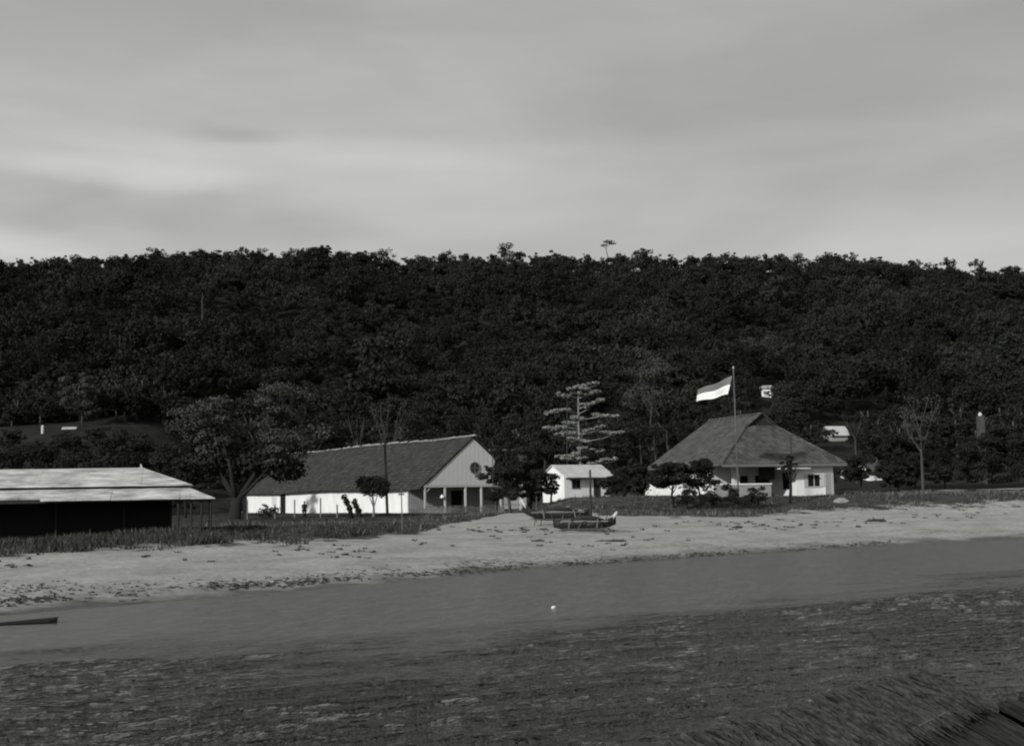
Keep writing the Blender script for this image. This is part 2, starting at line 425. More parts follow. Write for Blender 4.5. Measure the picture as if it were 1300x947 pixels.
A_ = XX * _c + YY * _s; B_ = -XX * _s + YY * _c
amp = sstep(-20.5, -26.5, shd_ - 8 * sstep(0, -11, XX) + vnoise(A_ * .07, B_ * .2, 31) * 5 + vnoise(A_ * .3, B_ * .9, 36) * 3) * (1 - .55 * sstep(-31, -42, shd_ - 4 * sstep(0, -11, XX)))
RIP = np.clip(amp * (.62 + .9 * (vnoise(A_ * .10, B_ * .4, 37) + .35)), 0, 1); RIP = .36 + .64 * RIP
amp = .16 + amp * (.5 + 1.2 * np.clip(vnoise(A_ * .12, B_ * .35, 32) * 1.8 + .5, 0, 1))
wx_ = vnoise(A_ * .5, B_ * .5, 40) * .8
hgt = vnoise(A_ * .55, B_ * 1.9 + wx_, 33) * .060 + vnoise(A_ * 1.3 + .3 * B_, B_ * 3.6 + wx_, 34) * .034 + vnoise(A_ * 3.1, B_ * 7.0, 35) * .012
fade = sstep(-24, -20, XX) * sstep(34, 30, XX) * sstep(11.5, 13, YY) * sstep(73, 64, YY)
ZW = hgt * amp * fade
idx = np.arange(nx * ny).reshape(ny, nx)
Fq = np.stack([idx[:-1, :-1].ravel(), idx[:-1, 1:].ravel(), idx[1:, 1:].ravel(), idx[1:, :-1].ravel()], 1)
wme = bpy.data.meshes.new('water')
wme.from_pydata(list(zip(XX.ravel().tolist(), YY.ravel().tolist(), ZW.ravel().tolist())), [], Fq.tolist())
wme.polygons.foreach_set('use_smooth', np.ones(len(Fq), bool))
rp_ = wme.attributes.new('ripple', 'FLOAT', 'POINT'); rp_.data.foreach_set('value', RIP.ravel().astype(np.float32))
sh = wme.attributes.new('shore', 'FLOAT', 'POINT')
sh.data.foreach_set('value', np.clip((YY.ravel() - np.interp(XX.ravel(), SX, SY)) * .75, -60, 40).astype(np.float32))
wme.materials.append(wm); kind(link('water', wme), 'structure')

# ------------------------------------------------------------------ foliage builders
def leaves(rng, lobes, n, leaf, up=.3, shell=.16, flat=1.0):
    L_ = np.array(lobes, float)
    w = (L_[:, 3] * L_[:, 4] * L_[:, 5]) ** (2 / 3); w /= w.sum()
    k = rng.choice(len(L_), n, p=w)
    d = rng.normal(size=(n, 3)); d /= np.linalg.norm(d, axis=1)[:, None]
    r = 1 - np.abs(rng.normal(size=n)) * shell + np.where(rng.random(n) < .18, rng.random(n) * .28, 0)
    P = L_[k, :3] + d * L_[k, 3:6] * r[:, None]
    nn = d * .8 + rng.normal(size=(n, 3)) * .55 + np.array([0, 0, up]); nn[:, :2] *= flat
    nn /= np.linalg.norm(nn, axis=1)[:, None]
    a = rng.normal(size=(n, 3)); t1 = np.cross(nn, a); t1 /= np.linalg.norm(t1, axis=1)[:, None]; t2 = np.cross(nn, t1)
    s = leaf * rng.uniform(.5, 1.4, n)[:, None]; q = rng.uniform(.45, .8, n)[:, None]
    V = np.empty((n, 4, 3))
    V[:, 0] = P - t1 * s; V[:, 1] = P - t2 * s * q + nn * s * .15; V[:, 2] = P + t1 * s; V[:, 3] = P + t2 * s * q + nn * s * .15
    return V.reshape(-1, 3)
def lobes_for(rng, R, H, z0, k, top=True):
    out = [(0, 0, z0 + H * .45, R * .42, R * .42, H * .34)]
    sx = rng.uniform(.9, 1.15); ph = rng.uniform(0, 6.28, 3); am = rng.uniform(.1, .3, 3)
    for i in range(int(k * 2.6)):
        a = rng.uniform(0, 6.28); rr = R * math.sqrt(rng.uniform(.04, .92)); hz = rng.uniform(.04, .92)
        rr *= 1 + am[0] * math.sin(a + ph[0]) + am[1] * math.sin(2 * a + ph[1])
        rr *= (1 - .6 * max(0, hz - .5) * 1.6) * (1 - .3 * max(0, .3 - hz))
        s = R * rng.uniform(.10, .30)
        out.append((rr * math.cos(a) * sx, rr * math.sin(a), z0 + H * hz * (1 + am[2] * .5 * math.sin(a + ph[2])), s * rng.uniform(.8, 1.5), s, s * rng.uniform(.45, .85)))
    return out
def crown_mesh(seed, R, H, z0, n, leaf, m, k=11, name='crown'):
    rng = np.random.default_rng(seed)
    return np_mesh(name, leaves(rng, lobes_for(rng, R, H, z0, k), n, leaf, shell=.26), 4, m)
def trunk_mb(rnd, h, r, lean=.04, forks=3, spread=.3):
    mb = MB(); p = Vector((0, 0, -.3)); pts = [p.copy()]
    for i in range(4):
        p = p + Vector((rnd.uniform(-lean, lean) * h, rnd.uniform(-lean, lean) * h, (h + .3) / 4)); pts.append(p.copy())
    mb.tube(pts, [r * 1.25, r, r * .85, r * .75, r * .5], 7)
    for j in range(forks):
        a = rnd.uniform(0, 6.28); b0 = pts[2].lerp(pts[3], rnd.random())
        e = b0 + Vector((math.cos(a) * spread * h, math.sin(a) * spread * h, h * rnd.uniform(.3, .5)))
        mb.tube([b0, b0.lerp(e, .5) + Vector((0, 0, -.03 * h)), e], [r * .5, r * .36, r * .15], 5)
    return mb
def tree(name, label, cat, loc, R, H, z0, n, leaf, lm, bm, seed, group=None, tr=.18, k=11, sx=1.0):
    """z0 crown base height, H crown height, R crown radius"""
    o = thing(name, label, cat, loc, 0, group)
    c = link('crown', crown_mesh(seed, R, H, z0, int(n * 2.2), leaf * .68, lm, k), o)
    rnd = random.Random(seed)
    obj('trunk', trunk_mb(rnd, z0 + H * .35, tr), bm, o, True)
    return o
def link2(name, me, parent): return link(name, me, parent)

# ------------------------------------------------------------------ forest
rng = np.random.default_rng(11)
protos = []
for i in range(7):
    r2 = np.random.default_rng(100 + i)
    R = [4.2, 4.8, 3.8, 5.0, 4.4, 3.6, 4.6][i]; H = [5.5, 6.2, 6.8, 5.0, 5.8, 7.4, 4.6][i]; z0 = [4, 4.5, 4, 4.5, 3.6, 3.4, 5][i]
    protos.append(leaves(r2, lobes_for(r2, R, H, z0, 12), 1050, .33, shell=.22))
spots = []
sp = 5.6
HSPOT = [(px, cast(px, py).y) for px, py in ((973, 504), (1066, 562))]
y = 206.0
rnd = random.Random(5)
while y < 476:
    half = y * 0.43 + 38
    x = -half
    while x < half:
        X = x + rnd.uniform(-2.4, 2.4); Y = y + rnd.uniform(-2.4, 2.4)
        px = 650 + F * X / Y
        lim = 238 if px < 235 else (214 if px < 1040 else 222)
        if Y > lim and not (1032 < px < 1100 and Y < 262) and not any(abs(px - hx) < (15 if hx < 1000 else 26) and hy - 34 < Y < hy + 5 for hx, hy in HSPOT): spots.append((X, Y))
        x += sp * (.92 + .25 * rnd.random())
    y += sp * .95
sky_spots = [s for s in spots if s[1] > 462]
foot = [s for s in spots if s[1] < 256 and -95 < s[0] < 98]
rest = [s for s in spots if s[1] <= 462 and not (s[1] < 256 and -95 < s[0] < 98)]
chunks = []
for (X, Y) in rest:
    P = protos[rnd.randrange(7)]
    a = rnd.uniform(0, 6.28); s = rnd.uniform(.45, 1.02) * (1.5 if rnd.random() < .10 and Y < 425 else 1)
    ca, sa = math.cos(a) * s, math.sin(a) * s
    Q = np.empty_like(P); Q[:, 0] = P[:, 0] * ca - P[:, 1] * sa + X; Q[:, 1] = P[:, 0] * sa + P[:, 1] * ca + Y
    Q[:, 2] = P[:, 2] * s * rnd.uniform(.9, 1.15) + G(X, Y) - .5
    chunks.append(Q.astype(np.float32))
FV = np.concatenate(chunks); del chunks
kind(link('forest', np_mesh('forest', FV, 4, M['forest'])), 'stuff'); del FV
# single trees along the skyline and at the foot of the slope
far_crowns = [crown_mesh(300 + i, [4.2, 5, 3.9, 5.4, 4.6, 3.4][i], [5.5, 5.2, 6.6, 4.6, 5.8, 7.2][i], [1.2, 1.6, 1.4, 2.2, 1.0, .6][i], 2000, .30, M['forest'], 13) for i in range(6)]
far_trunks = [trunk_mb(random.Random(i), 7.0, .26).mesh('trunk', M['barkmid'], True) for i in range(3)]
def forest_tree(x, y, s, i, label, group, sz=1.0, name='forest_tree'):
    o = thing(name, label, 'tree', (x, y, G(x, y) - .4), rnd.uniform(0, 6.28), group); o.scale = (s, s, s * sz)
    link('crown', far_crowns[i % 6], o); link('trunk', far_trunks[i % 3], o); return o
special = [(253, 305, 'dark round treetop standing highest on the left part of the wooded skyline', 1.0),
           (321, 311, 'small pointed treetop on the skyline between the highest left treetop and the lacy crowns', .75),
           (409, 306, 'airy crown with sky showing through, highest bump left of the skyline centre', 1.0),
           (566, 307, 'small dense round treetop sticking up alone over the middle of the skyline', .8),
           (592, 311, 'low double treetop just right of the lone round one on the skyline', .9),
           (975, 315, 'narrow round treetop on the skyline above the gap right of the flag', .9),
           (1000, 317, 'wide low treetop on the skyline next to the narrow round one', 1.0),
           (1057, 314, 'broad domed treetop, the largest crown on the right part of the skyline', 1.25),
           (1115, 322, 'spreading treetop left of the small notch in the right hand skyline', 1.2),
           (1140, 324, 'round treetop that touches the small notch in the right hand skyline from the left', .95),
           (1163, 329, 'round treetop right of the small notch in the right hand skyline', 1.0),
           (1205, 333, 'last raised treetop where the skyline drops towards the right edge', .9)]
for k, (px, py, lab, s) in enumerate(special):
    D = 466; p = at(px, py, D); zb = G(p.x, D)
    sc = max(.7, s) * .85; h = p.z - zb - .8
    o = forest_tree(p.x, D, sc, k, lab, None, h / (9.4 * sc) * 1.0, 'skyline_tree')
    o.location.z = zb
for k, (X, Y) in enumerate(sky_spots):
    forest_tree(X, Y, rnd.uniform(.62, .9), k, 'dark leafy tree whose crown forms part of the wooded skyline', 'trees along the top of the wooded hill', rnd.uniform(.9, 1.1), 'skyline_tree')
for k, (X, Y) in enumerate(foot):
    forest_tree(X, Y, rnd.uniform(.52, .98), rnd.randrange(6), 'dark rounded tree at the foot of the wooded slope behind the buildings', 'trees at the foot of the wooded slope')
# thin wispy tree above the skyline
p = at(770, 306, 468); zb = G(p.x, 468)
o = thing('skyline_tree', 'thin wispy tree leaning above the skyline right of centre', 'tree', (p.x, 468, zb))
mb = MB(); h = p.z - zb
mb.tube([(0, 0, 0), (.3, 0, h * .5), (-.4, 0, h * .8), (.5, 0, h)], [.2, .16, .12, .05], 6); mb.tube([(-.3, 0, h * .75), (1.6, .2, h * .92)], [.09, .04], 5)
obj('trunk', mb, M['barkmid'], o)
r2 = np.random.default_rng(8)
link('crown', np_mesh('crown', leaves(r2, [(.6, 0, h - .3, 1.8, 1.2, .45), (1.9, 0, h * .92, 1.5, 1, .35), (-1.0, 0, h * .86, 1.3, 1, .35)], 240, .28), 4, M['forest']), o)

# bare pale trunks among the forest
def branchy(rnd, p, d, ln, r, depth, mb, tips, spread=.5, k=2, gravity=0.0, seg=5):
    e = p; pts = [p.copy()]; rs = [r]
    for i in range(3):
        d = (d + Vector((rnd.uniform(-1, 1), rnd.uniform(-1, 1), rnd.uniform(-.5, .8))) * .12 + Vector((0, 0, gravity))).normalized()
        e = e + d * ln / 3; pts.append(e.copy()); rs.append(r * (1 - .14 * (i + 1)))
    mb.tube(pts, rs, seg)
    if depth == 0: tips.append((pts[-1], d)); return
    for j in range(k + (1 if rnd.random() < .4 else 0)):
        a = Vector((rnd.uniform(-1, 1), rnd.uniform(-1, 1), rnd.uniform(-.2, .5))) * spread
        branchy(rnd, pts[-1] if j < 2 else pts[-2], (d + a).normalized(), ln * rnd.uniform(.6, .85), r * .58, depth - 1, mb, tips, spread, k, gravity, seg)
        if depth <= 2: tips.append((pts[-2], d))
def bare_tree(px, D, top, base_h, label, r, m, seed, depth=3, spread=.5, group=None, lean=0, name='bare_tree', leafm=None):
    g = gp(px, D); h = at(px, top, D).z - g.z
    o = thing(name, label, 'tree', g, 0, group); mb = MB(); tips = []; rd = random.Random(seed)
    th = h * base_h
    mb.tube([(0, 0, -.4), (lean * th * .4, 0, th * .5), (lean * th, 0, th)], [r * 1.2, r, r * .8], 7)
    ln = (h - th) / (1 + .7 + .5 * (depth > 1) + .3 * (depth > 2)) * 1.15
    for j in range(3):
        a = j * 2.1 + rd.uniform(0, 1)
        branchy(rd, Vector((lean * th, 0, th)), Vector((math.cos(a) * spread, math.sin(a) * spread, 1)).normalized(), ln, r * .6, depth - 1, mb, tips, spread * .8)
    obj('trunk', mb, m, o)
    return o, tips
def snag(px, y0, y1, D, label, group=None, r=.12, lean=0, m='barkmid', seed=0, crown=False):
    if D > 250: D = min(cast(px + lean, y1 + 9).y, 440)
    pt = at(px, y0, D); pb = at(px + lean, y1, D)
    g = Vector((pb.x, D, G(pb.x, D)))
    o = thing('dead_tree', label, 'tree trunk', g, 0, group); rd = random.Random(seed); mb = MB()
    top = pt - g
    mb.tube([(0, 0, -.3), Vector((pb.x, D, max(pb.z, g.z))) - g, top * .72 + Vector((rd.uniform(-.1, .1), 0, 0)), top], [r * 1.3, r * 1.1, r * .9, r * .5], 6)
    for j in range(5):
        a = rd.uniform(0, 6.28); s = top * rd.uniform(.6, .96); q = rd.uniform(.25, .9)
        mb.tube([s, s + Vector((math.cos(a) * q, math.sin(a) * q, rd.uniform(.2, .8)))], [r * .4, r * .18], 4)
    obj('trunk', mb, M[m], o); return o
snag(257, 372, 432, 300, 'tall dead pale trunk with short stubs, alone high on the left slope', r=.2, m='barkmid', seed=1)
for i, (px, a, c, D) in enumerate([(140, 418, 452, 268), (164, 402, 452, 268), (171, 396, 455, 268), (200, 420, 452, 275), (152, 425, 455, 268)]):
    snag(px, a, c, D, 'straight pale trunk in the cluster on the left part of the slope', 'cluster of pale trunks on the left slope', r=.11, seed=i + 3, m='barkmid')
for i, (px, a, c, D, ln_, lab) in enumerate([(1026, 444, 484, 262, 6, 'thin pale trunk leaning left on the slope above the house with the flag'),
]):
    snag(px, a, c, D, lab, r=.10, lean=ln_, seed=20 + i)

# ------------------------------------------------------------------ buildings
TH = math.atan2(.51, .86)
def post(x, y, h, w=.16): return MB().box(x - w / 2, x + w / 2, y - w / 2, y + w / 2, 0, h)
# long white warehouse
ORG = Vector((-9.76, 146.6, 1.95))
barn = thing('warehouse', 'long white warehouse with a dark tiled roof and a grey boarded gable over a porch', 'building', ORG, TH)
BW, BL, EH, RH = 12.4, 57.0, 3.2, 8.4
wl = MB().box(0.05, .30, 4.0, BL - .3, -.5, EH + .05)
wl.box(.30, BW - .3, BL - .55, BL - .3, -.5, EH + .05); wl.box(BW - .3, BW - .05, 4.0, BL - .3, -.5, EH + .05)
wl.slab([(.3, BL - .5, EH), (BW - .3, BL - .5, EH), (BW / 2, BL - .5, RH - .3)], (0, .15, 0))
obj('side_wall', wl, M['white'], barn)
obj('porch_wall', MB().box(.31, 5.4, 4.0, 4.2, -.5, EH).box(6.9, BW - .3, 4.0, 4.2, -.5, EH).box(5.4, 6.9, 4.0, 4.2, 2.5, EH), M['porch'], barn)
d = obj('porch_door', MB().box(5.42, 6.88, 4.12, 4.18, -.4, 2.5), M['void'], barn)
# roof: two slabs with slightly sagging, ragged surface
def roof_side(sgn):
    mb = MB(); nu, nv = 8, 40; base = len(mb.v)
    rd = random.Random(4 + sgn)
    grid = {}
    for j in range(nv + 1):
        for i in range(nu + 1):
            u = i / nu; v = j / nv
            x = BW / 2 - sgn * (BW / 2 + .55) * u; yy = -.14 + (BL + .54) * v
            z = RH - (RH - EH) / (BW / 2) * abs(x - BW / 2) + .10 - .22 * math.sin(v * math.pi * 3.2) * .4 + rd.uniform(-.035, .035)
            grid[i, j] = (x, yy, z)
    idx = {}
    for k, p in grid.items(): idx[k] = len(mb.v); mb.v.append(p)
    off = len(mb.v)
    for k, p in grid.items(): mb.v.append((p[0], p[1], p[2] - .14))
    for j in range(nv):
        for i in range(nu):
            q = (idx[i, j], idx[i + 1, j], idx[i + 1, j + 1], idx[i, j + 1])
            mb.f.append(q if sgn < 0 else q[::-1]); q2 = tuple(a + off for a in q)
            mb.f.append(q2[::-1] if sgn < 0 else q2)
    def edge(a, c): mb.f.append((idx[a], idx[c], idx[c] + off, idx[a] + off))
    for j in range(nv): edge((nu, j), (nu, j + 1)); edge((0, j), (0, j + 1))
    for i in range(nu): edge((i, 0), (i + 1, 0)); edge((i, nv), (i + 1, nv))
    return mb
rf = obj('roof', roof_side(1), M['tile'], barn)
obj('roof', roof_side(-1), M['tile'], barn)
rd = random.Random(9); mb = MB(); yy = -.5
while yy < BL:
    if rd.random() < .86 or yy < 12:
        h = RH + rd.uniform(.16, .24) - .09 * math.sin((yy + .5) / (BL + .9) * math.pi * 3.2)
        mb.slab([(BW / 2 - .24, yy, h - .12), (BW / 2, yy, h + .08), (BW / 2 + .24, yy, h - .12)], (0, rd.uniform(.5, .75), 0))
    yy += .78
mb.slab([(BW / 2 - .2, -.5, RH + .10), (BW / 2, -.5, RH + .155), (BW / 2 + .2, -.5, RH + .10)], (0, BL + .9, 0))
obj('ridge_tiles', mb, M['ridge'], rf)
# boarded gable over the porch
mb = MB(); bw_ = .27; x = .12; k = 0
while x < BW - .2:
    x1 = min(x + bw_ - .02, BW - .14); zt = lambda q: RH - .22 - (RH - EH) / (BW / 2) * abs(q - BW / 2)
    yo = .012 * (k % 2)
    pts = [(x, yo, EH - .1), (x1, yo, EH - .1), (x1, yo, max(zt(x1), EH - .05))]
    if x < BW / 2 < x1: pts.append((BW / 2, yo, zt(BW / 2)))
    pts.append((x, yo, max(zt(x), EH - .05)))
    mb.slab(pts, (0, .05, 0)); x += bw_; k += 1
obj('gable_boards', mb, M['gable'], barn)
mb = MB(); cx, cz = BW / 2 + .1, EH + 1.75
ring = [(cx + .60 * math.cos(a * math.pi / 10), -.06, cz + .60 * math.sin(a * math.pi / 10)) for a in range(20)]
v = obj('round_vent', MB().slab(ring, (0, .05, 0)), M['dark'], barn)
fr = MB().tube([(cx + .62 * math.cos(a * math.pi / 10), -.07, cz + .62 * math.sin(a * math.pi / 10)) for a in range(21)], .05, 5)
fr.box(cx - .58, cx + .58, -.09, -.065, cz - .03, cz + .03); fr.box(cx - .03, cx + .03, -.115, -.091, cz - .58, cz + .58)
obj('frame', fr, M['wood'], v)
obj('porch_beam', MB().box(-.05, BW + .05, -.10, .10, EH - .35, EH - .12), M['palewood'], barn)
for x in (.1, 2.55, 5.1, 7.1, 9.6, 12.2):
    mb = post(x, .02, EH - .352, .18); mb.v = [(a, b_, c if c > 0 else -.5) for a, b_, c in mb.v]
    if x < 1: mb.tube([(x + .05, .02, EH - 1.0), (x + .7, .02, EH - .37)], .06, 4)
    obj('porch_post', mb, M['palewood'] if x < 1 else M['gable'], barn)
obj('porch_rail', MB().box(.22, 4.9, -.03, .03, .75, .83), M['wood'], barn); obj('porch_rail', MB().box(7.3, 12.1, -.03, .03, .75, .83), M['wood'], barn)
w = obj('side_door', MB().box(-.02, .04, 41.4, 43.2, -.3, 2.6), M['void'], barn)
obj('side_shutter', MB().box(-.02, .045, 44.7, 46.4, .7, 2.5), M['offwhite'], barn)
obj('corner_board', MB().box(-.03, .049, 3.92, 4.15, -.4, EH - .1), M['offwhite'], barn)
relabel(w, 'tall dark doorway near the far end of the white wall')
# small white lamp on the porch
p = gp(564, 144); lp = thing('porch_lamp', 'small white lamp hung by the second porch post of the long warehouse', 'lamp', (ORG.x + 1.9, ORG.y + 1.0, ORG.z + 1.7))
obj('lamp_shade', MB().tube([(0, -.1, 0), (0, -.1, .18), (0, -.1, .34)], [.22, .19, .07], 8), M['white'], lp)
obj('bracket', MB().tube([(0, -.1, .34), (0, -.1, .5), (.15, .12, .55)], .025, 4), M['dark'], lp)

# second warehouse roof behind it
p2 = at(606, 563, 186)
b2 = thing('back_building', 'second tiled building half hidden behind the warehouse gable and the bushy tree', 'building', (p2.x - 2, 184, 2.6), 0.12)
obj('roof', MB().slab([(-.5, -1, 4.1), (9.2, -1, 4.1), (9.2, 4.2, 7.4), (-.5, 4.2, 7.4)], (0, 0, .15)).slab([(-.5, 4.22, 7.4), (9.2, 4.22, 7.4), (9.2, 9.4, 4.1), (-.5, 9.4, 4.1)], (0, 0, .15)), M['tile'], b2)
obj('wall', MB().box(0, 8.7, 0, 8.4, -.6, 4.3).slab([(0, 0, 4.3), (0, 4.2, 7.2), (0, 8.4, 4.3)], (8.7, 0, 0)), M['porch'], b2)
obj('ridge_tiles', MB().box(-.5, 9.2, 4.05, 4.37, 7.5, 7.68), M['ridge'], b2)

# small white hut
hut = thing('hut', 'small white hut with a pale sheet roof, dark window and open door', 'building', (5.6, 150, 3.42), TH)
HW, HL, HE, HR = 6.1, 4.7, 2.45, 3.62
mb = MB().box(0, HW, 0, .18, -.5, HE).box(0, HW, HL - .18, HL, -.5, HE)
obj('wall', MB().box(0, 3.9, 0, .15, -.5, HE).box(5.0, HW, 0, .15, -.5, HE).box(3.9, 5.0, 0, .15, 2.15, HE).box(.15, HW - .15, HL - .15, HL, -.5, HE), M['white'], hut)
for x0 in (0, HW - .15):
    obj('end_wall', MB().slab([(x0, .152, -.5), (x0, HL - .152, -.5), (x0, HL - .152, HE), (x0, HL / 2, HR - .1), (x0, .152, HE)], (.148, 0, 0)), M['white'], hut)
obj('roof', MB().slab([(-.16, -.7, HE - .3), (HW + .5, -.7, HE - .3), (HW + .5, HL / 2, HR), (-.16, HL / 2, HR)], (0, 0, .1)).slab([(-.16, HL / 2 + .003, HR), (HW + .5, HL / 2 + .003, HR), (HW + .5, HL + .5, HE - .2), (-.16, HL + .5, HE - .2)], (0, 0, .1)), M['iron2'], hut)
obj('fascia', MB().box(-.16, HW + .5, -.76, -.715, HE - .46, HE - .24), M['dark'], hut)
wd = obj('window', MB().box(1.0, 2.1, -.03, .02, 1.05, 1.95), M['void'], hut)
obj('frame', MB().box(.93, 2.17, -.06, -.035, 1.96, 2.03).box(.93, 2.17, -.06, -.035, .97, 1.04).box(1.53, 1.57, -.06, -.035, 1.045, 1.955), M['wood'], wd)
dr = obj('door', MB().box(3.95, 4.95, .05, .1, -.3, 2.12), M['dark'], hut)
obj('door_post', MB().box(4.42, 4.5, -.62, -.54, -.4, HE - .3), M['wood'], hut)
obj('step', MB().box(3.6, 5.3, -.9, -.02, -.5, -.12), M['rock'], hut)

# house with the big hipped roof
TH2 = math.atan2(.3, .95)
hs = thing('big_house', 'white house under a large shingled hip roof with a dark gablet, behind the flagpole', 'house', (20.9, 135, 3.2), TH2)
he, hr = 3.15, 8.55; gx = 1.55; gy = 4.9
sl = (hr - he) / 7
rf = obj('roof', MB().slab([(-.1, -.1, he), (7 - gx, gy, hr - gx * sl), (7, gy, hr), (7, 17.3, hr), (-.1, 19.6, he)], (0, 0, .14))
    .slab([(14.1, -.1, he), (14.1, 19.6, he), (7.003, 17.3, hr), (7.003, gy, hr), (7 + gx, gy, hr - gx * sl)], (0, 0, .14))
    .slab([(-.09, -.12, he), (14.09, -.12, he), (7 + gx, gy - .01, hr - gx * sl), (7 - gx, gy - .01, hr - gx * sl)], (0, 0, .138))
    .slab([(0, 19.5, he), (7, 17.2, hr - .05), (14, 19.5, he)], (0, 0, .1)), M['shingle'], hs)
obj('gablet', MB().slab([(7 - gx + .25, gy - .06, hr - gx * sl + .17), (7 + gx - .25, gy - .06, hr - gx * sl + .17), (7, gy - .06, hr - .08)], (0, .05, 0)), M['dark'], rf)
mb = MB()
for s in (-1, 1):
    mb.slab([(7, gy - .45, hr + .16), (7 + s * (gx + .15), gy - .45, hr - (gx + .15) * sl + .16), (7 + s * (gx + .15), gy + .1, hr - (gx + .15) * sl + .16), (7, gy + .1, hr + .16)], (0, 0, .09))
obj('gablet_verge', mb, M['shingle'], rf)
obj('hip_tiles', MB().tube([(-.05, -.1, he + .16), (7 - gx, gy, hr - gx * sl + .17)], .11, 5).tube([(14.05, -.1, he + .16), (7 + gx, gy, hr - gx * sl + .17)], .11, 5).tube([(7, gy, hr + .17), (7, 17.3, hr + .17)], .11, 5), M['palewood'] if False else M['shingle'], rf)
obj('eave_board', MB().box(-.1, 14.1, -.15, -.125, he - .14, he + .1), M['wood'], rf)
# walls
obj('side_wall', MB().box(1.0, 1.22, 5.0, 17.3, -.8, he + .6), M['white'], hs)
obj('side_wall', MB().box(1.02, 1.2, 17.302, 19.3, -.8, he + .1), M['white'], hs)
obj('back_wall', MB().box(1.22, 13, 17.1, 17.3, -.8, he + .6).slab([(1.3, 17.1, he + .6), (12.7, 17.1, he + .6), (7, 17.1, hr - .4)], (0, .12, 0)).box(12.8, 13, 5.2, 17.1, -.8, he + .6), M['offwhite'], hs)
obj('veranda_wall', MB().box(1.22, 3.4, 5.0, 5.2, -.8, he + .4).box(5.4, 6.2, 5.0, 5.2, -.8, he + .4).box(3.4, 5.4, 5.0, 5.2, 2.2, he + .4).box(7.9, 8.7, 5.0, 5.2, -.8, he + .4).box(6.2, 7.9, 5.0, 5.2, 2.2, he + .4), M['offwhite'], hs)
obj('veranda_door', MB().box(3.42, 5.38, 5.06, 5.1, -.3, 2.18), M['void'], hs)
obj('veranda_opening', MB().box(6.22, 7.88, 5.06, 5.1, -.3, 2.18), M['void'], hs)
obj('veranda_shade_panel', MB().box(5.4, 7.2, 2.6, 2.66, 1.7, he + .3), M['dark'], hs)  # dark panel added in place of the shade in the veranda opening
# front room
fr = MB().box(8.9, 13.0, .8, 1.0, -.8, he + .02)
obj('front_room_wall', fr, M['white'], hs)
obj('front_room_side_wall', MB().box(8.7, 8.898, .8, 4.99, -.8, he + .3), M['white'], hs)
obj('front_room_side_wall', MB().box(12.8, 13.0, 1.002, 5.19, -.8, he + .3), M['offwhite'], hs)
w1 = obj('window', MB().box(10.05, 11.35, .74, .79, .95, 2.15), M['void'], hs)
obj('frame', MB().box(9.97, 11.43, .70, .735, 2.155, 2.23).box(9.97, 11.43, .70, .735, .87, .945).box(10.67, 10.73, .70, .735, .95, 2.15), M['offwhite'], w1)
for x0 in (9.55, 11.47):
    obj('shutter', MB().box(x0, x0 + .45, .72, .79, .92, 2.2), M['gable'], hs)
dd = obj('door', MB().box(12.05, 12.75, .74, .79, -.2, 2.2), M['porch'], hs)
obj('frame', MB().box(11.98, 12.045, .70, .795, -.2, 2.27).box(12.755, 12.82, .70, .795, -.2, 2.27).box(12.05, 12.75, .70, .735, 2.21, 2.27), M['gable'], dd)
obj('side_window', MB().box(8.62, 8.69, 1.7, 3.5, .7, 2.5), M['void'], hs)
obj('door_step', MB().box(11.7, 13.2, -.1, .78, -.8, -.2).box(11.9, 13.0, .2, .76, -.199, -.02), M['gable'], hs)
obj('porch_slab', MB().box(6.2, 9.6, -.6, .6, he - .42, he - .30), M['offwhite'], hs)
obj('veranda_column', MB().box(2.3, 3.0, 2.2, 2.7, -.7, he + .2), M['offwhite'], hs)
gw = thing('garden_wall', 'low whitewashed garden wall running left from the hip roofed house', 'wall', hs.location, TH2)
obj('wall', MB().box(1.0, 1.2, 19.35, 22.2, -1, 1.7), M['white'], gw); obj('coping', MB().box(.95, 1.25, 19.35, 22.25, 1.702, 1.8), M['white'], gw)
tw = thing('terrace_wall', 'low terrace wall with a pale top in front of the veranda of the hip roofed house', 'wall', hs.location, TH2)
obj('wall', MB().box(-1.0, 5.4, .1, .3, -.9, 1.2).box(-1.0, -.8, .302, 2.4, -.9, 1.2).box(5.2, 5.4, .302, 2.4, -.9, 1.2), M['porch'], tw)  # shade of the front put into a darker grey than the left side
obj('coping', MB().box(-1.08, 5.48, .02, .38, 1.203, 1.34).box(-1.08, -.72, .382, 2.5, 1.203, 1.34), M['white'], tw)
obj('lit_side_panel', MB().box(-1.03, -1.002, .1, 2.4, -.9, 1.2), M['white'], tw)  # white panel paints the sunlit left face of the terrace wall

# long shed on the left
SZ = 1.35
sa = math.radians(12.7)
rc = at(273, 632.5, 78)           # right front eave corner
shd = thing('open_shed', 'long low open sided shed with a pale two tier sheet roof at the left edge', 'shed', (rc.x, 78, 0), sa)
def zz(py, D, px=150): return at(px, py, D).z
z_low = rc.z - .02; z_lt = z_low + .62; z_ue = z_lt + .18; z_r = z_ue + 1.08
LN = 26.0
def hip(x0, x1, y0, y1, z0, run, rise, th):
    """four sided hipped skirt: outer rectangle at z0, inner at z0+rise"""
    mb = MB(); o_ = [(x0, y0), (x1, y0), (x1, y1), (x0, y1)]; i_ = [(x0 + run, y0 + run), (x1 - run, y0 + run), (x1 - run, y1 - run), (x0 + run, y1 - run)]
    for k in range(4):
        a, b_ = o_[k], o_[(k + 1) % 4]; c, d_ = i_[(k + 1) % 4], i_[k]
        mb.slab([(a[0], a[1], z0), (b_[0], b_[1], z0), (c[0], c[1], z0 + rise), (d_[0], d_[1], z0 + rise)], (0, 0, th))
    return mb
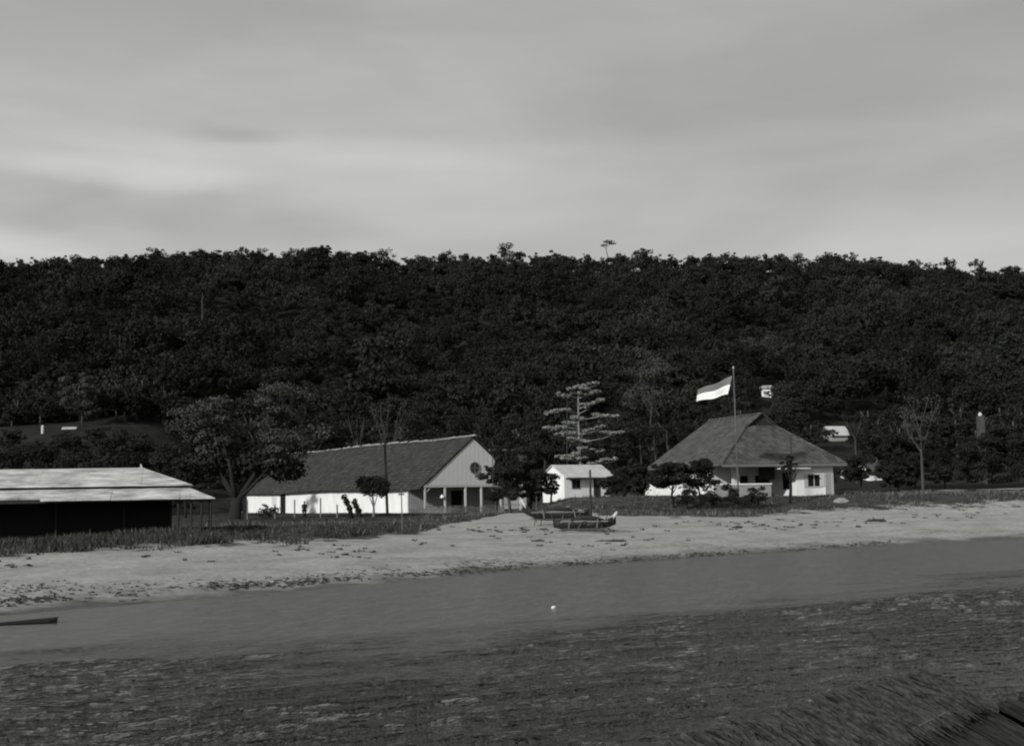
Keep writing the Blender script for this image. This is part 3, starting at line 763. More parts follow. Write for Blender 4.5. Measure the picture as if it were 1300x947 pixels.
# lower roof in sheets, shorter at the far left
mb = MB(); rd = random.Random(3); x = -LN
def sheet_row(x0, x1, y0, y1, z0, z1, wid, jit, slantR=0):
    mb = MB(); x = x0
    while x < x1 - .01:
        xe = min(x + wid, x1); j = rd.uniform(-jit, jit); q = rd.uniform(0, .02)
        tr = slantR if xe >= x1 - .01 else 0
        mb.slab([(x + .004, y0 + j, z0 + q), (xe - .004, y0 + j, z0 + q), (xe - .004 - tr, y1, z1 + q), (x + .004, y1, z1 + q)], (0, 0, .05)); x = xe
    return mb
obj('lower_roof', sheet_row(-9.6, -1.4, 0, 1.45, z_low, z_lt, 1.9, .07), M['iron'], shd)
l2 = sheet_row(-LN, -9.6, .25, 1.45, z_low + .1, z_lt, 1.9, .05)
l2.slab([(-1.4, 0, z_low), (0, 0, z_low), (-1.45, 1.45, z_lt), (-1.4, 1.45, z_lt)][0:3], (0, 0, .05))
l2.slab([(0.003, 0, z_low), (0.003, 9.4, z_low), (-1.45, 7.95, z_lt), (-1.45, 1.46, z_lt)], (0, 0, .045))
l2.slab([(0, 9.4, z_low), (-LN, 9.4, z_low), (-LN, 7.95, z_lt), (-1.45, 7.95, z_lt)], (0, 0, .04))
obj('lower_roof', l2, M['iron'], shd)
up_ = sheet_row(-LN, -4.2, 1.25, 4.0, z_ue, z_r, 2.3, .03)
up_.slab([(-4.2, 1.25, z_ue), (-1.3, 1.25, z_ue), (-4.2, 4.0, z_r)], (0, 0, .05))
up_.slab([(-1.297, 1.25, z_ue), (-1.297, 8.1, z_ue), (-4.2, 5.4, z_r), (-4.2, 4.0, z_r)], (0, 0, .045))
up_.slab([(-1.3, 8.1, z_ue), (-LN, 8.1, z_ue), (-LN, 5.4, z_r), (-4.2, 5.4, z_r)], (0, 0, .04)).slab([(-4.2, 4.0, z_r), (-4.2, 5.4, z_r), (-LN, 5.4, z_r), (-LN, 4.0, z_r)], (0, 0, .035))
obj('upper_roof', up_, M['iron'], shd)
obj('roof_beam', MB().box(-LN, -1.6, 1.5, 1.62, z_lt - .12, z_ue + .02).box(-1.72, -1.6, 1.62, 8, z_lt - .12, z_ue + .02), M['dark'], shd)
obj('finial', MB().tube([(-4.3, 4.2, z_r), (-4.35, 4.2, z_r + .28)], [.08, .04], 5), M['iron2'], shd)
obj('back_wall', MB().box(-LN, -2.6, 7.3, 7.45, .6, z_lt).box(-LN, -2.6, 3.0, 3.12, .6, z_lt).box(-2.72, -2.6, 3.12, 7.3, .6, z_lt), M['void'], shd)  # near-black walls stand in for the shade inside the open shed
for x in (-.25, -.8, -1.35, -2.1):
    wp = shd.matrix_world
    obj('shed_post', MB().tube([(x, .35, .7), (x + rd.uniform(-.05, .05), .35, z_low + .12)], .065, 6), M['dark'], shd)
for x in (-5.2, -9.0, -13, -17, -21, -25): obj('shed_post', MB().tube([(x, 2.6, .7), (x, 2.6, z_lt)], .065, 6), M['dark'], shd)
for yy_ in (3.5, 6.2, 8.9):
    obj('shed_post', MB().tube([(-.3, yy_, .7), (-.3, yy_, z_low + .1)], .065, 6), M['dark'], shd)
obj('eave_beam', MB().box(-LN, -.2, .30, .40, z_low - .10, z_low + .08).box(-.35, -.25, .4, 9, z_low - .10, z_low + .08), M['dark'], shd)

# far small buildings
def cottage(name, label, px, py_base, D, w, dpt, h, rise, wallm, roofm, rz=.3, door=True):
    X = cast(px, py_base); D = X.y; print(name, px, D)
    o = thing(name, label, 'house', tuple(X), rz)
    obj('wall', MB().box(-w / 2, w / 2, 0, dpt, -3, h).slab([(-w / 2, 0, h), (-w / 2, dpt / 2, h + rise - .15), (-w / 2, dpt, h)], (w, 0, 0)), wallm, o)
    obj('roof', MB().slab([(-w / 2 - .4, -.5, h - .2), (w / 2 + .4, -.5, h - .2), (w / 2 + .4, dpt / 2, h + rise), (-w / 2 - .4, dpt / 2, h + rise)], (0, 0, .1)).slab([(-w / 2 - .4, dpt / 2 + .004, h + rise), (w / 2 + .4, dpt / 2 + .004, h + rise), (w / 2 + .4, dpt + .5, h - .2), (-w / 2 - .4, dpt + .5, h - .2)], (0, 0, .1)), roofm, o)
    if door: obj('window', MB().box(-.5, .3, -.03, .03, .8, 1.7), M['void'], o)
    return o
cottage('hillside_house', 'tiny white house among the trees high up beside the flagpole top', 973, 504, 250, 2.0, 2.0, 2.0, .4, M['white'], M['iron2'], -.45, False)
cottage('hillside_house', 'house with a pale sloping roof on the lower slope right of the hip roofed house', 1066, 560, 205, 3.4, 3.4, 1.2, 1.6, M['porch'], M['iron2'], .25, False)
cottage('hillside_house', 'small pale roofed hut showing just above the right slope of the big hip roof', 1006, 556, 208, 2.2, 2.4, 1.0, .6, M['porch'], M['iron2'], .2, False)
cottage('roadside_house', 'small white walled house behind the bushes, nearest the hip roofed house', 1083, 610, 172, 1.5, 3, 1.3, .6, M['offwhite'], M['dark'], .15)
cottage('roadside_house', 'white walled cottage with a dull sagging roof between the bushes by the road', 1112, 610, 174, 2.2, 4.2, 1.3, 2.2, M['white'], M['shingle'], .3)
# pillar with a white top at the right edge
p = at(1246, 560, 190)
pl = thing('pillar', 'grey pillar with a pale top among the trees at the right edge', 'pillar', (p.x, 190, G(p.x, 190)))
h = at(1246, 528, 190).z - pl.location.z
obj('shaft', MB().box(-.45, .45, -.4, .4, -.4, h), M['barkmid'], pl)
obj('cap', MB().tube([(0, 0, h + .01), (0, 0, h + .2), (0, 0, h + .5)], [.26, .30, .10], 8), M['offwhite'], pl)
# little pale things in the field behind the shed
def white_post(px, a, c, D, label):
    p = cast(px, c); D = p.y; q = at(px, a, D)
    o = thing('white_post', label, 'post', (p.x, D, p.z)); h = q.z - p.z
    obj('shaft', MB().tube([(0, 0, -2), (0, 0, h * .9)], .22, 7), M['offwhite'], o)
    obj('cap', MB().tube([(0, 0, h * .9 + .003), (0, 0, h)], [.26, .1], 7), M['white'], o)
white_post(54, 540, 550, 215, 'short white post in the field above the left shed')
p = cast(88, 545); o = thing('stacked_timber', 'pale pile of cut timber lying in the field above the left shed', 'timber', tuple(p))
for k in range(3): obj('plank', MB().box(-1.3 + .1 * k, 1.2 + .05 * k, -.2 - .0 * k, .2, .14 * k, .14 * k + .13), M['palewood'], o)
p = cast(215, 541); o = thing('stacked_timber', 'thin pale boards lying left of the big spreading tree on the slope', 'timber', tuple(p))
for k in range(2): obj('plank', MB().box(-.9 + .1 * k, .9 + .05 * k, -.2, .2, .14 * k, .14 * k + .12), M['wood'], o)

# ------------------------------------------------------------------ road on the right
R_pts = [cast(px, py) for px, py in [(1095, 612), (1150, 611), (1200, 609.5), (1264, 608), (1330, 607)]]
rp = [gp(px, D) for px, D in [(1085, 163), (1130, 164), (1180, 166), (1230, 168), (1290, 171), (1400, 176)]]
mb = MB()
for i in range(len(rp) - 1):
    for k in range(8):
        a = rp[i].lerp(rp[i + 1], k / 8); c = rp[i].lerp(rp[i + 1], (k + 1) / 8)
        q = [(a.x, a.y - 1.6), (c.x, c.y - 1.6), (c.x, c.y + 1.6), (a.x, a.y + 1.6)]
        mb.add([(x, y_, G(x, y_) + .16) for x, y_ in q], [(0, 1, 2, 3)])
kind(obj('road', mb, mat('sandy_road', .30, .95, .2, .8)), 'structure')

# ------------------------------------------------------------------ poles, flag
def pole(name, label, px_t, py_t, px_b, D, r, m, cat='pole', cross=None, group=None, py_b=None):
    g = gp(px_b, D) if py_b is None else at(px_b, py_b, D)
    tp = at(px_t, py_t, D); o = thing(name, label, cat, g); v = tp - g
    obj('pole', MB().tube([(0, 0, -.5), v * .5, v], [r * 1.1, r, r * .8], 7), M[m], o)
    if cross:
        for dz, hw in cross:
            obj('cross_arm', MB().box(v.x - hw, v.x + hw, -.05, .05, v.z - dz - .05, v.z - dz + .05), M[m], o)
    return o
fp = pole('flagpole', 'tall flagpole with a ball top in front of the hip roofed house', 931, 468, 938, 127, .075, 'greypole', 'flagpole')
g = fp.location; tp = at(931, 468, 127)
obj('finial', MB().tube([tp - g + Vector((0, 0, .0)), tp - g + Vector((0, 0, .12)), tp - g + Vector((0, 0, .22))], [.06, .11, .03], 8), M['palewood'], fp)
obj('halyard', MB().tube([at(930.5, 477, 126.9) - g, at(924, 500, 126.8) - g, at(934, 560, 126.9) - g, at(937, 620, 126.9) - g], .012, 3), M['greypole'], fp)
# flag: two bands, waving
def band(v0, v1):
    A = at(929.5, 477, 126.9); Bq = at(924.5, 500, 126.9); C_ = at(884, 509, 127.6); Dq = at(886.5, 494, 127.6)
    mb = MB(); nu, nv = 18, 4; th = .012
    def P(u, v):
        top = A.lerp(Dq, u); bot = Bq.lerp(C_, u); p = top.lerp(bot, v)
        p.y += .16 * math.sin(u * 8 + v * 1.2); p.z += -.10 * math.sin(u * math.pi) + .05 * math.sin(u * 10); return p - A
    for s in (0, 1):
        for j in range(nv + 1):
            for i in range(nu + 1):
                q = P(i / nu, v0 + (v1 - v0) * j / nv); mb.v.append((q.x, q.y + s * th, q.z))
    n1_ = (nu + 1) * (nv + 1)
    for s in (0, 1):
        for j in range(nv):
            for i in range(nu):
                a = s * n1_ + j * (nu + 1) + i; q = (a, a + 1, a + nu + 2, a + nu + 1); mb.f.append(q if s else q[::-1])
    for i in range(nu): mb.f.append((i, i + 1, i + 1 + n1_, i + n1_)); a = nv * (nu + 1) + i; mb.f.append((a, a + 1, a + 1 + n1_, a + n1_))
    return mb
flag = thing('flag', 'two band flag, darker over white, blowing left from the flagpole', 'flag', at(929.5, 477, 126.9))
obj('upper_band', band(0, .47), M['flagred'], flag, True); obj('lower_band', band(.47, 1), M['flagwhite'], flag, True)

pole('utility_pole', 'dark wooden pole standing in front of the warehouse roof', 488, 548, 492, 128, .13, 'darkpole', cross=[(.25, .4)])
pole('utility_pole', 'dark post before the front room of the hip roofed house', 1004, 556, 1005, 131, .06, 'darkpole')
pole('thin_pole', 'tall thin pale pole rising behind the hut in front of the pagoda shaped tree', 720, 499, 720, 160, .038, 'barkmid')
pole('thin_pole', 'thin pale pole beside the warehouse gable and the bushy tree', 625.5, 560, 626, 136, .045, 'barkmid')
pole('thin_pole', 'slender stick with a small crosspiece on the beach grass before the warehouse corner', 509.5, 620, 511, 82, .04, 'greypole', cross=[(.35, .18)])
pole('fence_post', 'single thin post near the beached canoes on the left', 681, 630, 681, 100, .035, 'greypole', 'post')
# fence posts in front of the white wall
fence_specs = [(314, 634), (374, 634), (407, 632), (428, 640), (349, 640), (533, 636), (549, 637), (600, 638), (617, 638), (645, 630)]
for i, (px, top) in enumerate(fence_specs[:5]):
    D = 118
    g = gp(px, D); tp = at(px, top, D) - g
    o = thing('fence_post', 'weathered wooden fence post in the grass before the long white wall', 'post', g, 0, 'fence posts before the long white wall')
    obj('post', MB().tube([(0, 0, -.3), tp], [.08, .065], 6), M['wood'], o)
    obj('strap', MB().tube([tp * .80, tp * .83], .085, 6), M['dark'], o)
g = gp(307, 104); o = thing('stake', 'short dark stake in the grass at the foot of the big spreading tree', 'stake', g)
obj('stake', MB().tube([(0, 0, -.2), (.02, 0, .75)], [.06, .05], 6), M['dark'], o); obj('tip', MB().tube([(.02, 0, .752), (.02, 0, .85)], [.05, .01], 6), M['wood'], o)

# low fence in front of the porch
fl = [gp(520, 139), gp(560, 139.5), gp(600, 140), gp(640, 141)]
o = thing('picket_fence', 'low dark paling fence along the front of the warehouse porch', 'fence', fl[0])
mb = MB(); n = 70
for i in range(n):
    s = i / n * 3; k = int(s); p = fl[k].lerp(fl[min(k + 1, 3)], s - k) - fl[0]
    mb.box(p.x - .045, p.x + .045, p.y - .015, p.y + .015, p.z - .3, p.z + rnd.uniform(.55, .8))
obj('palings', mb, M['wood'], o)
mb = MB()
for k in range(3): 
    mb.tube([fl[k] - fl[0] + Vector((0, .04, .5)), fl[k + 1] - fl[0] + Vector((0, .04, .5))], .035, 4)
obj('rail', mb, M['wood'], o)

# ------------------------------------------------------------------ big spreading tree
g = gp(299, 118)
bt = thing('spreading_tree', 'large spreading tree with a forked trunk left of the long warehouse', 'tree', g)
mb = MB(); tips = []; rd = random.Random(21)
mb.tube([(0, 0, -.4), (.03, 0, .5), (.1, 0, 1.3), (.1, 0, 1.9)], [.78, .60, .52, .50], 10)
for (dx, dy, dz, ln, r) in [(-.50, .1, .9, 3.6, .26), (-.12, -.3, 1, 3.8, .24), (.55, .1, .75, 3.9, .30), (.25, .45, .9, 3.4, .22), (-.75, .35, .65, 3.2, .18), (.85, -.2, .60, 3.4, .18)]:
    branchy(rd, Vector((.1, 0, 1.7)), Vector((dx, dy, dz)).normalized(), ln, r, 3, mb, tips, .55, 2)
obj('trunk', mb, M['barkdark'], bt, True)
r2 = np.random.default_rng(31)
lob = []
for p_, d_ in tips:
    s = r2.uniform(.45, .95); lob.append((p_.x, p_.y, p_.z + .1, s * 1.35, s * 1.2, s * .5))
TOP = at(299, 497, 118).z - g.z
zmax = max(l[2] for l in lob); zs = TOP / (zmax + .5)
print('spreading tree tips', len(lob), 'top', zmax, TOP, 'xr', min(l[0] for l in lob), max(l[0] for l in lob))
CV = leaves(r2, lob, 15000, .13, up=.5, shell=.35)
link('crown', np_mesh('crown', CV, 4, M['leafmid']), bt)
# dark dense understorey inside the crown
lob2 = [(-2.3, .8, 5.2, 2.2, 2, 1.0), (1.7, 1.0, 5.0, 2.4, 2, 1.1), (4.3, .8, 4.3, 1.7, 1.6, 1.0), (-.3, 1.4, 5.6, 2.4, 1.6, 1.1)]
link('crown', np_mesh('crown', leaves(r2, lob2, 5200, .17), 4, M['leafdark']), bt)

# clipped tree in front of the warehouse wall
g = gp(474, 122); o = thing('clipped_tree', 'small flat topped tree on a thin stem before the long white wall', 'tree', g)
zc = lambda py: at(474, py, 122).z - g.z
mb = MB().tube([(0, 0, -.3), (.05, 0, .7), (-.05, 0, zc(630))], [.13, .1, .09], 7).tube([(.03, 0, .8), (.35, 0, zc(630))], [.07, .04], 5).tube([(-.02, 0, 1.0), (-.4, 0, zc(628))], [.06, .04], 5)
obj('trunk', mb, M['wood'], o)
r2 = np.random.default_rng(5); a = zc(603); c = zc(629); mid = (a + c) / 2; hh = (a - c) / 2
lob = [(-.8, 0, mid + .15, .7, .8, hh * .8), (.1, 0, mid - .15, .9, .9, hh), (.95, 0, mid - .2, .55, .7, hh * .95), (.3, .3, mid + .3, .9, .8, hh * .6), (-.7, 0, mid - .35, .55, .7, hh * .6), (.8, 0, mid - .6, .5, .5, hh * .5), (1.25, .1, mid + .1, .35, .4, .3), (-1.25, .1, mid + .3, .35, .4, .3)]
link('crown', np_mesh('crown', leaves(r2, lob, 3200, .10, shell=.25), 4, M['leafdark']), o)

# pagoda shaped pale tree with flat tiers
Dp = 166; g = gp(737, Dp); o = thing('tiered_tree', 'pale pagoda shaped tree with flat leaf tiers behind the small hut', 'tree', g)
zc = lambda py: at(737, py, Dp).z - g.z; xc = lambda px: (px - 737) * Dp / F
mb = MB().tube([(0, 0, -.4), (.05, 0, 4), (-.05, 0, 9), (0, 0, zc(487))], [.2, .17, .12, .04], 7)
tiers = [(491, 735, 762), (494, 722, 750), (500, 709, 728), (500, 728, 764), (513, 738, 768), (519, 693, 724), (520, 735, 752), (528, 755, 789), (532, 728, 745), (539, 693, 722), (536, 715, 735), (547, 742, 770), (552, 706, 742), (556, 765, 792), (560, 722, 750), (568, 735, 770), (575, 705, 735), (582, 712, 745), (588, 745, 785)]
r2 = np.random.default_rng(77); lob = []
for i, (py, a, c) in enumerate(tiers):
    z = zc(py); x0, x1 = xc(a), xc(c); tl = r2.uniform(-.16, .16); far = x0 if abs(x0) > abs(x1) else x1
    yy_ = r2.uniform(-1.4, 1.0)
    mb.tube([(0, 0, z - .55), (far * .5, yy_ * .6, z - .18), (far * .95, yy_, z - .02 + tl * far * .9)], [.07, .05, .02], 5)
    nseg = max(2, int((x1 - x0) / .6))
    for k in range(nseg):
        u = (k + .5) / nseg; xx = x0 + (x1 - x0) * u
        lob.append((xx, yy_ * (abs(xx) / max(.3, abs(far))) + r2.uniform(-.3, .3), z + tl * xx + r2.uniform(-.12, .2) + .16 * math.sin(u * 3 + i), r2.uniform(.3, .7), .7, r2.uniform(.12, .3)))
obj('trunk', mb, M['barkpale'], o, True)
link('crown', np_mesh('crown', leaves(r2, lob, 18000, .10, up=.9, shell=.45), 4, M['leafpale']), o)

# bare trees
o_, tips = bare_tree(1172, 172, 508, .42, 'bare pale Y shaped tree among the bushes on the right', .17, M['barkmid'], 4, 3, .55)
link('crown', np_mesh('crown', leaves(np.random.default_rng(3), [(p_.x, p_.y, p_.z, .6, .5, .4) for p_, _ in tips], 900, .12), 4, M['leafmid']), o_)
o_, tips = bare_tree(492, 206, 512, .40, 'bare pale tree with upright fan branches behind the warehouse ridge', .20, M['barkmid'], 14, 3, .34)
link('crown', np_mesh('crown', leaves(np.random.default_rng(3), [(p_.x, p_.y, p_.z, .6, .5, .4) for p_, _ in tips], 700, .12), 4, M['leafmid']), o_)
o_, tips = bare_tree(455, 208, 520, .45, 'thin bare sapling left of the fan shaped bare tree behind the roof', .11, M['barkmid'], 15, 2, .3)
o_, tips = bare_tree(1088, 196, 522, .6, 'slim bare tree beside the pale roofed hillside house', .11, M['barkmid'], 16, 2, .4)
for i, (px, a, c, lab) in enumerate([(846, 545, 566, 'pale forked trunk just left of the hip roof slope'), (830, 553, 575, 'short pale trunk between the pagoda shaped tree and the hip roof'), (812, 556, 582, 'pale leaning trunk right of the pagoda shaped tree')]):
    snag(px, a, c, 176, lab, r=.08, seed=40 + i, lean=2, m='barkmid')

# ------------------------------------------------------------------ bushes and trees about the buildings
def placed(name, label, cx, D, wpx, top, low, lm, bm, seed, n=2600, leaf=.17, group=None, cat='tree', py_base=None, k=11, tr=.12):
    g = gp(cx, D)
    zt = at(cx, top, D).z - g.z; zl = max(at(cx, low, D).z - g.z, -.2)
    return tree(name, label, cat, g, wpx / 2 * D / F * 1.12, (zt - zl) * 1.08, zl, n, leaf, M[lm], M[bm], seed, group, tr, k)
placed('bushy_tree', 'dark bushy tree against the right end of the warehouse porch', 648, 134, 66, 562, 636, 'leafdark', 'barkmid', 51, 6500, .16, tr=.16)
placed('bushy_tree', 'dark leaning shrub tree touching the warehouse gable beside the thin pole', 629, 137, 26, 588, 618, 'leafdark', 'barkmid', 52, 1500, .14)
placed('bushy_tree', 'dark tree between the warehouse tree and the hut wall', 674, 142, 36, 572, 640, 'leafdark', 'barkdark', 53, 3000, .16)
placed('bush', 'low dark bush in front of the left wall of the hut', 699, 139, 26, 609, 626, 'leafdark', 'barkdark', 54, 1300, .12, cat='bush')
placed('bushy_tree', 'dark bush right against the door end of the hut', 786, 143, 34, 597, 633, 'leafdark', 'barkdark', 55, 3000, .15)
placed('bushy_tree', 'tall dark bush between the hut and the hip roofed house', 815, 140, 48, 586, 632, 'leafdark', 'barkdark', 56, 4200, .16)
placed('bushy_tree', 'wide dark tree hiding the left veranda of the hip roofed house', 856, 127, 58, 588, 620, 'leafdark', 'barkdark', 57, 3000, .14)
placed('bushy_tree', 'dark tree between the wide one and the terrace wall', 888, 126, 50, 586, 616, 'leafdark', 'barkdark', 58, 2600, .14)
placed('bush', 'low dark bush at the foot of the white side wall of the hip roofed house', 872, 126, 28, 615, 640, 'leafdark', 'barkdark', 59, 900, .11, cat='bush')
placed('bush', 'low dark bush below the left end of the terrace wall', 902, 126, 26, 618, 640, 'leafdark', 'barkdark', 60, 900, .11, cat='bush')
placed('bush', 'low dark bush below the middle of the terrace wall', 930, 126, 28, 618, 640, 'leafdark', 'barkdark', 61, 900, .11, cat='bush')
placed('bush', 'low dark bush below the right end of the terrace wall', 962, 126, 30, 617, 640, 'leafdark', 'barkdark', 62, 1000, .11, cat='bush')
placed('bushy_tree', 'slim dark shrub growing before the front room window of the hip roofed house', 1003, 129, 16, 580, 597, 'leafdark', 'barkdark', 63, 700, .11)
for i, (cx_, D_, w_) in enumerate([(20, 196, 34), (70, 190, 40), (112, 200, 36), (150, 192, 44), (190, 202, 40), (226, 194, 40), (95, 182, 30), (40, 180, 36), (170, 182, 40), (15, 212, 36), (50, 206, 30), (84, 212, 36), (125, 213, 34), (160, 210, 40), (205, 214, 36), (240, 208, 40), (0, 188, 40), (130, 184, 36), (210, 186, 36)]):
    gq = gp(cx_, D_); hq = [3.2, 4.2, 2.8, 4.6, 3.6, 4.8, 2.6, 3.4, 3.9, 3, 2.2, 2.6, 3.4, 4, 3.6, 4.4, 4, 3.8, 4.2][i]
    tree('field_bush', 'dark straggly bush in the sloping field above the left shed', 'bush', gq, w_ / 2 * D_ / F, hq, .2, 1300, .2, M['leafdark'], M['barkdark'], 400 + i, 'bushes in the field above the left shed', .08)
back = [(52, 165, 60, 566, 596), (92, 158, 56, 556, 598), (135, 150, 62, 552, 600), (176, 156, 56, 556, 602), (214, 150, 50, 562, 604), (236, 140, 44, 575, 615), (255, 160, 50, 545, 600), (10, 160, 60, 570, 600)]
for i, a in enumerate(back):
    placed('orchard_tree', 'dark scrubby tree in the row behind the left shed roof', a[0], a[1], a[2], a[3], a[4] + 6, 'leafdark', 'barkdark', 70 + i, 2600, .19, 'row of scrubby trees behind the left shed')
placed('pale_crowned_tree', 'round tree with a paler crown on the left slope above the field', 105, 232, 56, 476, 528, 'leafmid', 'barkmid', 90, 3400, .26)
placed('pale_crowned_tree', 'grey leaved tree on the slope left of the flag', 828, 236, 70, 440, 520, 'leafmid', 'barkmid', 91, 3000, .28, tr=.15)
rights = [(1092, 168, 40, 578, 602), (1140, 176, 44, 566, 606), (1130, 158, 36, 588, 607), (1163, 182, 44, 572, 606), (1200, 178, 50, 556, 604), (1228, 176, 46, 562, 604), (1258, 178, 50, 550, 604), (1292, 178, 50, 555, 604), (1040, 176, 34, 578, 606)]
for i, a in enumerate(rights):
    placed('roadside_tree', 'dark bushy tree behind the pale road on the right', a[0], a[1], a[2], a[3], a[4] + 10, 'leafdark', 'barkdark', 110 + i, 2600, .19, 'bushy trees behind the road on the right')
behind = [(390, 205, 60, 520, 575), (425, 212, 56, 522, 575), (540, 206, 60, 516, 570), (590, 204, 60, 524, 570), (640, 196, 56, 528, 580), (690, 190, 56, 540, 590), (770, 185, 56, 545, 600), (810, 190, 60, 530, 600), (860, 200, 56, 520, 580), (905, 204, 56, 505, 570), (1000, 200, 56, 515, 570)]
for i, a in enumerate(behind):
    placed('garden_tree', 'dark leafy tree close behind the roofs of the village', a[0], a[1], a[2], a[3], a[4], 'leafdark', 'barkmid', 130 + i, 2600, .22, 'trees close behind the village roofs')

# leaning cactus-like plants by the wall
def leaner(px, D, pts, label, seed):
    g = gp(px, D); o = thing('leaning_plant', label, 'plant', g); mb = MB()
    P = [at(a, b_, D) - g for a, b_ in pts]; P[0].z = -.2
    mb.tube(P, [.20, .20, .17, .10][:len(P)], 7); obj('stem', mb, M['leafdark'], o, True)
    r2 = np.random.default_rng(seed)
    link('foliage', np_mesh('foliage', leaves(r2, [(p.x, p.y, p.z, .26, .26, .26) for p in P[1:]], 420, .09, shell=.3), 4, M['leafdark']), o)
leaner(447, 112, [(447, 658), (444, 645), (440, 637), (437, 631)], 'thick dark plant leaning left before the white wall', 1)
leaner(458, 112, [(458, 658), (455, 648), (452, 642), (450, 637)], 'shorter dark plant leaning left behind the thicker one', 2)
placed('bush', 'scraggy bush below the dark doorway of the white wall', 342, 116, 24, 642, 658, 'leafdark', 'barkdark', 160, 500, .1, cat='bush')

# ------------------------------------------------------------------ person
def person(px, D, h, label):
    g = gp(px, D); o = thing('person', label, 'person', g, math.radians(20))
    me = bpy.data.meshes.new('body')
    J = [(0, 0, .93), (0, 0, 1.15), (0, .01, 1.40), (0, 0, 1.50), (0, -.01, 1.60), (0, -.02, 1.70),
         (.19, 0, 1.40), (.25, -.02, 1.12), (.24, -.10, .88), (.235, -.13, .78), (-.19, 0, 1.40), (-.25, .02, 1.12), (-.25, -.04, .87), (-.25, -.06, .77),
         (.10, 0, .88), (.11, -.03, .48), (.12, .02, .07), (.13, -.14, .03), (-.10, 0, .88), (-.12, .02, .48), (-.13, .06, .07), (-.14, -.10, .03)]
    E = [(0, 1), (1, 2), (2, 3), (3, 4), (4, 5), (2, 6), (6, 7), (7, 8), (8, 9), (2, 10), (10, 11), (11, 12), (12, 13), (0, 14), (14, 15), (15, 16), (16, 17), (0, 18), (18, 19), (19, 20), (20, 21)]
    Rr = [.15, .14, .15, .055, .095, .085, .06, .045, .035, .03, .06, .045, .035, .03, .095, .065, .042, .035, .095, .065, .042, .035]
    me.from_pydata(J, E, []); me.skin_vertices.new() if hasattr(me.skin_vertices, 'new') else None
    b_ = link('body', me, o)
    b_.modifiers.new('skin', 'SKIN')
    if not me.skin_vertices:
        bpy.context.view_layer.update()
    for i, sv in enumerate(me.skin_vertices[0].data):
        sv.radius = (Rr[i], Rr[i] * (.7 if i in (0, 1, 2) else 1)); sv.use_root = i == 0
    b_.modifiers.new('sub', 'SUBSURF').levels = 2; b_.modifiers['sub'].render_levels = 2
    me.materials.append(M['skin'])
    # clothes: shirt and trousers as thin shells
    mb = MB()
    def loft(rings, seg=14):
        o_ = len(mb.v)
        for (cx, cy, z, rx, ry) in rings:
            for k in range(seg):
                a = 2 * math.pi * k / seg; mb.v.append((cx + rx * math.cos(a), cy + ry * math.sin(a), z))
        for i in range(len(rings) - 1):
            for k in range(seg):
                a = o_ + i * seg + k; c = o_ + i * seg + (k + 1) % seg; mb.f.append((a, c, c + seg, a + seg))
        mb.f.append(tuple(o_ + k for k in range(seg))[::-1]); mb.f.append(tuple(o_ + (len(rings) - 1) * seg + k for k in range(seg)))
    loft([(0, 0, .84, .19, .14), (0, 0, 1.0, .18, .135), (0, 0, 1.2, .20, .14), (0, .01, 1.38, .215, .125), (0, .01, 1.46, .12, .09)])
    for s in (-1, 1): mb.tube([(s * .18, 0, 1.41), (s * .235, 0, 1.2)], [.075, .07], 8)
    obj('shirt', mb, M['cloth'], o, True)
    mb = MB()
    loft([(0, 0, .95, .165, .125), (0, 0, .83, .185, .14)])
    mb.tube([(.10, 0, .9), (.11, -.03, .48), (.12, .02, .12)], [.115, .085, .07], 9); mb.tube([(-.10, 0, .9), (-.12, .02, .48), (-.13, .06, .12)], [.115, .085, .07], 9)
    obj('trousers', mb, M['cloth'], o, True)
    mb = MB(); 
    for k in range(5):
        z = 1.64 + .035 * k; r = .108 * math.cos(k * .36)
        mb.tube([(0, .015, z), (0, .015, z + .035)], [r, .108 * math.cos((k + 1) * .36) if k < 4 else .01], 10)
    obj('hair', mb, M['void'], o, True)
    mb = MB().tube([(0, -.10, 1.64), (0, -.13, 1.60), (0, -.10, 1.585)], [.012, .02, .012], 5)
    obj('nose', mb, M['skin'], o)
    for s in (-1, 1):                       # hands: palm and fingers
        mb = MB(); bx, by, bz = (s * .237 if s > 0 else -.25), (-.14 if s > 0 else -.07), .77
        mb.tube([(bx, by, bz + .03), (bx, by - .01, bz - .06)], [.03, .036], 7)
        for q in range(4): mb.tube([(bx, by - .028 + q * .018, bz - .05), (bx - s * .006, by - .028 + q * .018, bz - .10), (bx - s * .022, by - .026 + q * .018, bz - .135 + .01 * abs(q - 1.5))], [.009, .008, .006], 5)
        mb.tube([(bx, by - .03, bz - .01), (bx - s * .01, by - .06, bz - .05), (bx - s * .012, by - .062, bz - .08)], [.011, .009, .007], 5)
        obj('hand', mb, M['skin'], o, True)
    o.scale = (h / 1.78,) * 3
    return o
person(386.5, 119, 1.55, 'person in dark clothes standing in the grass before the long white wall')

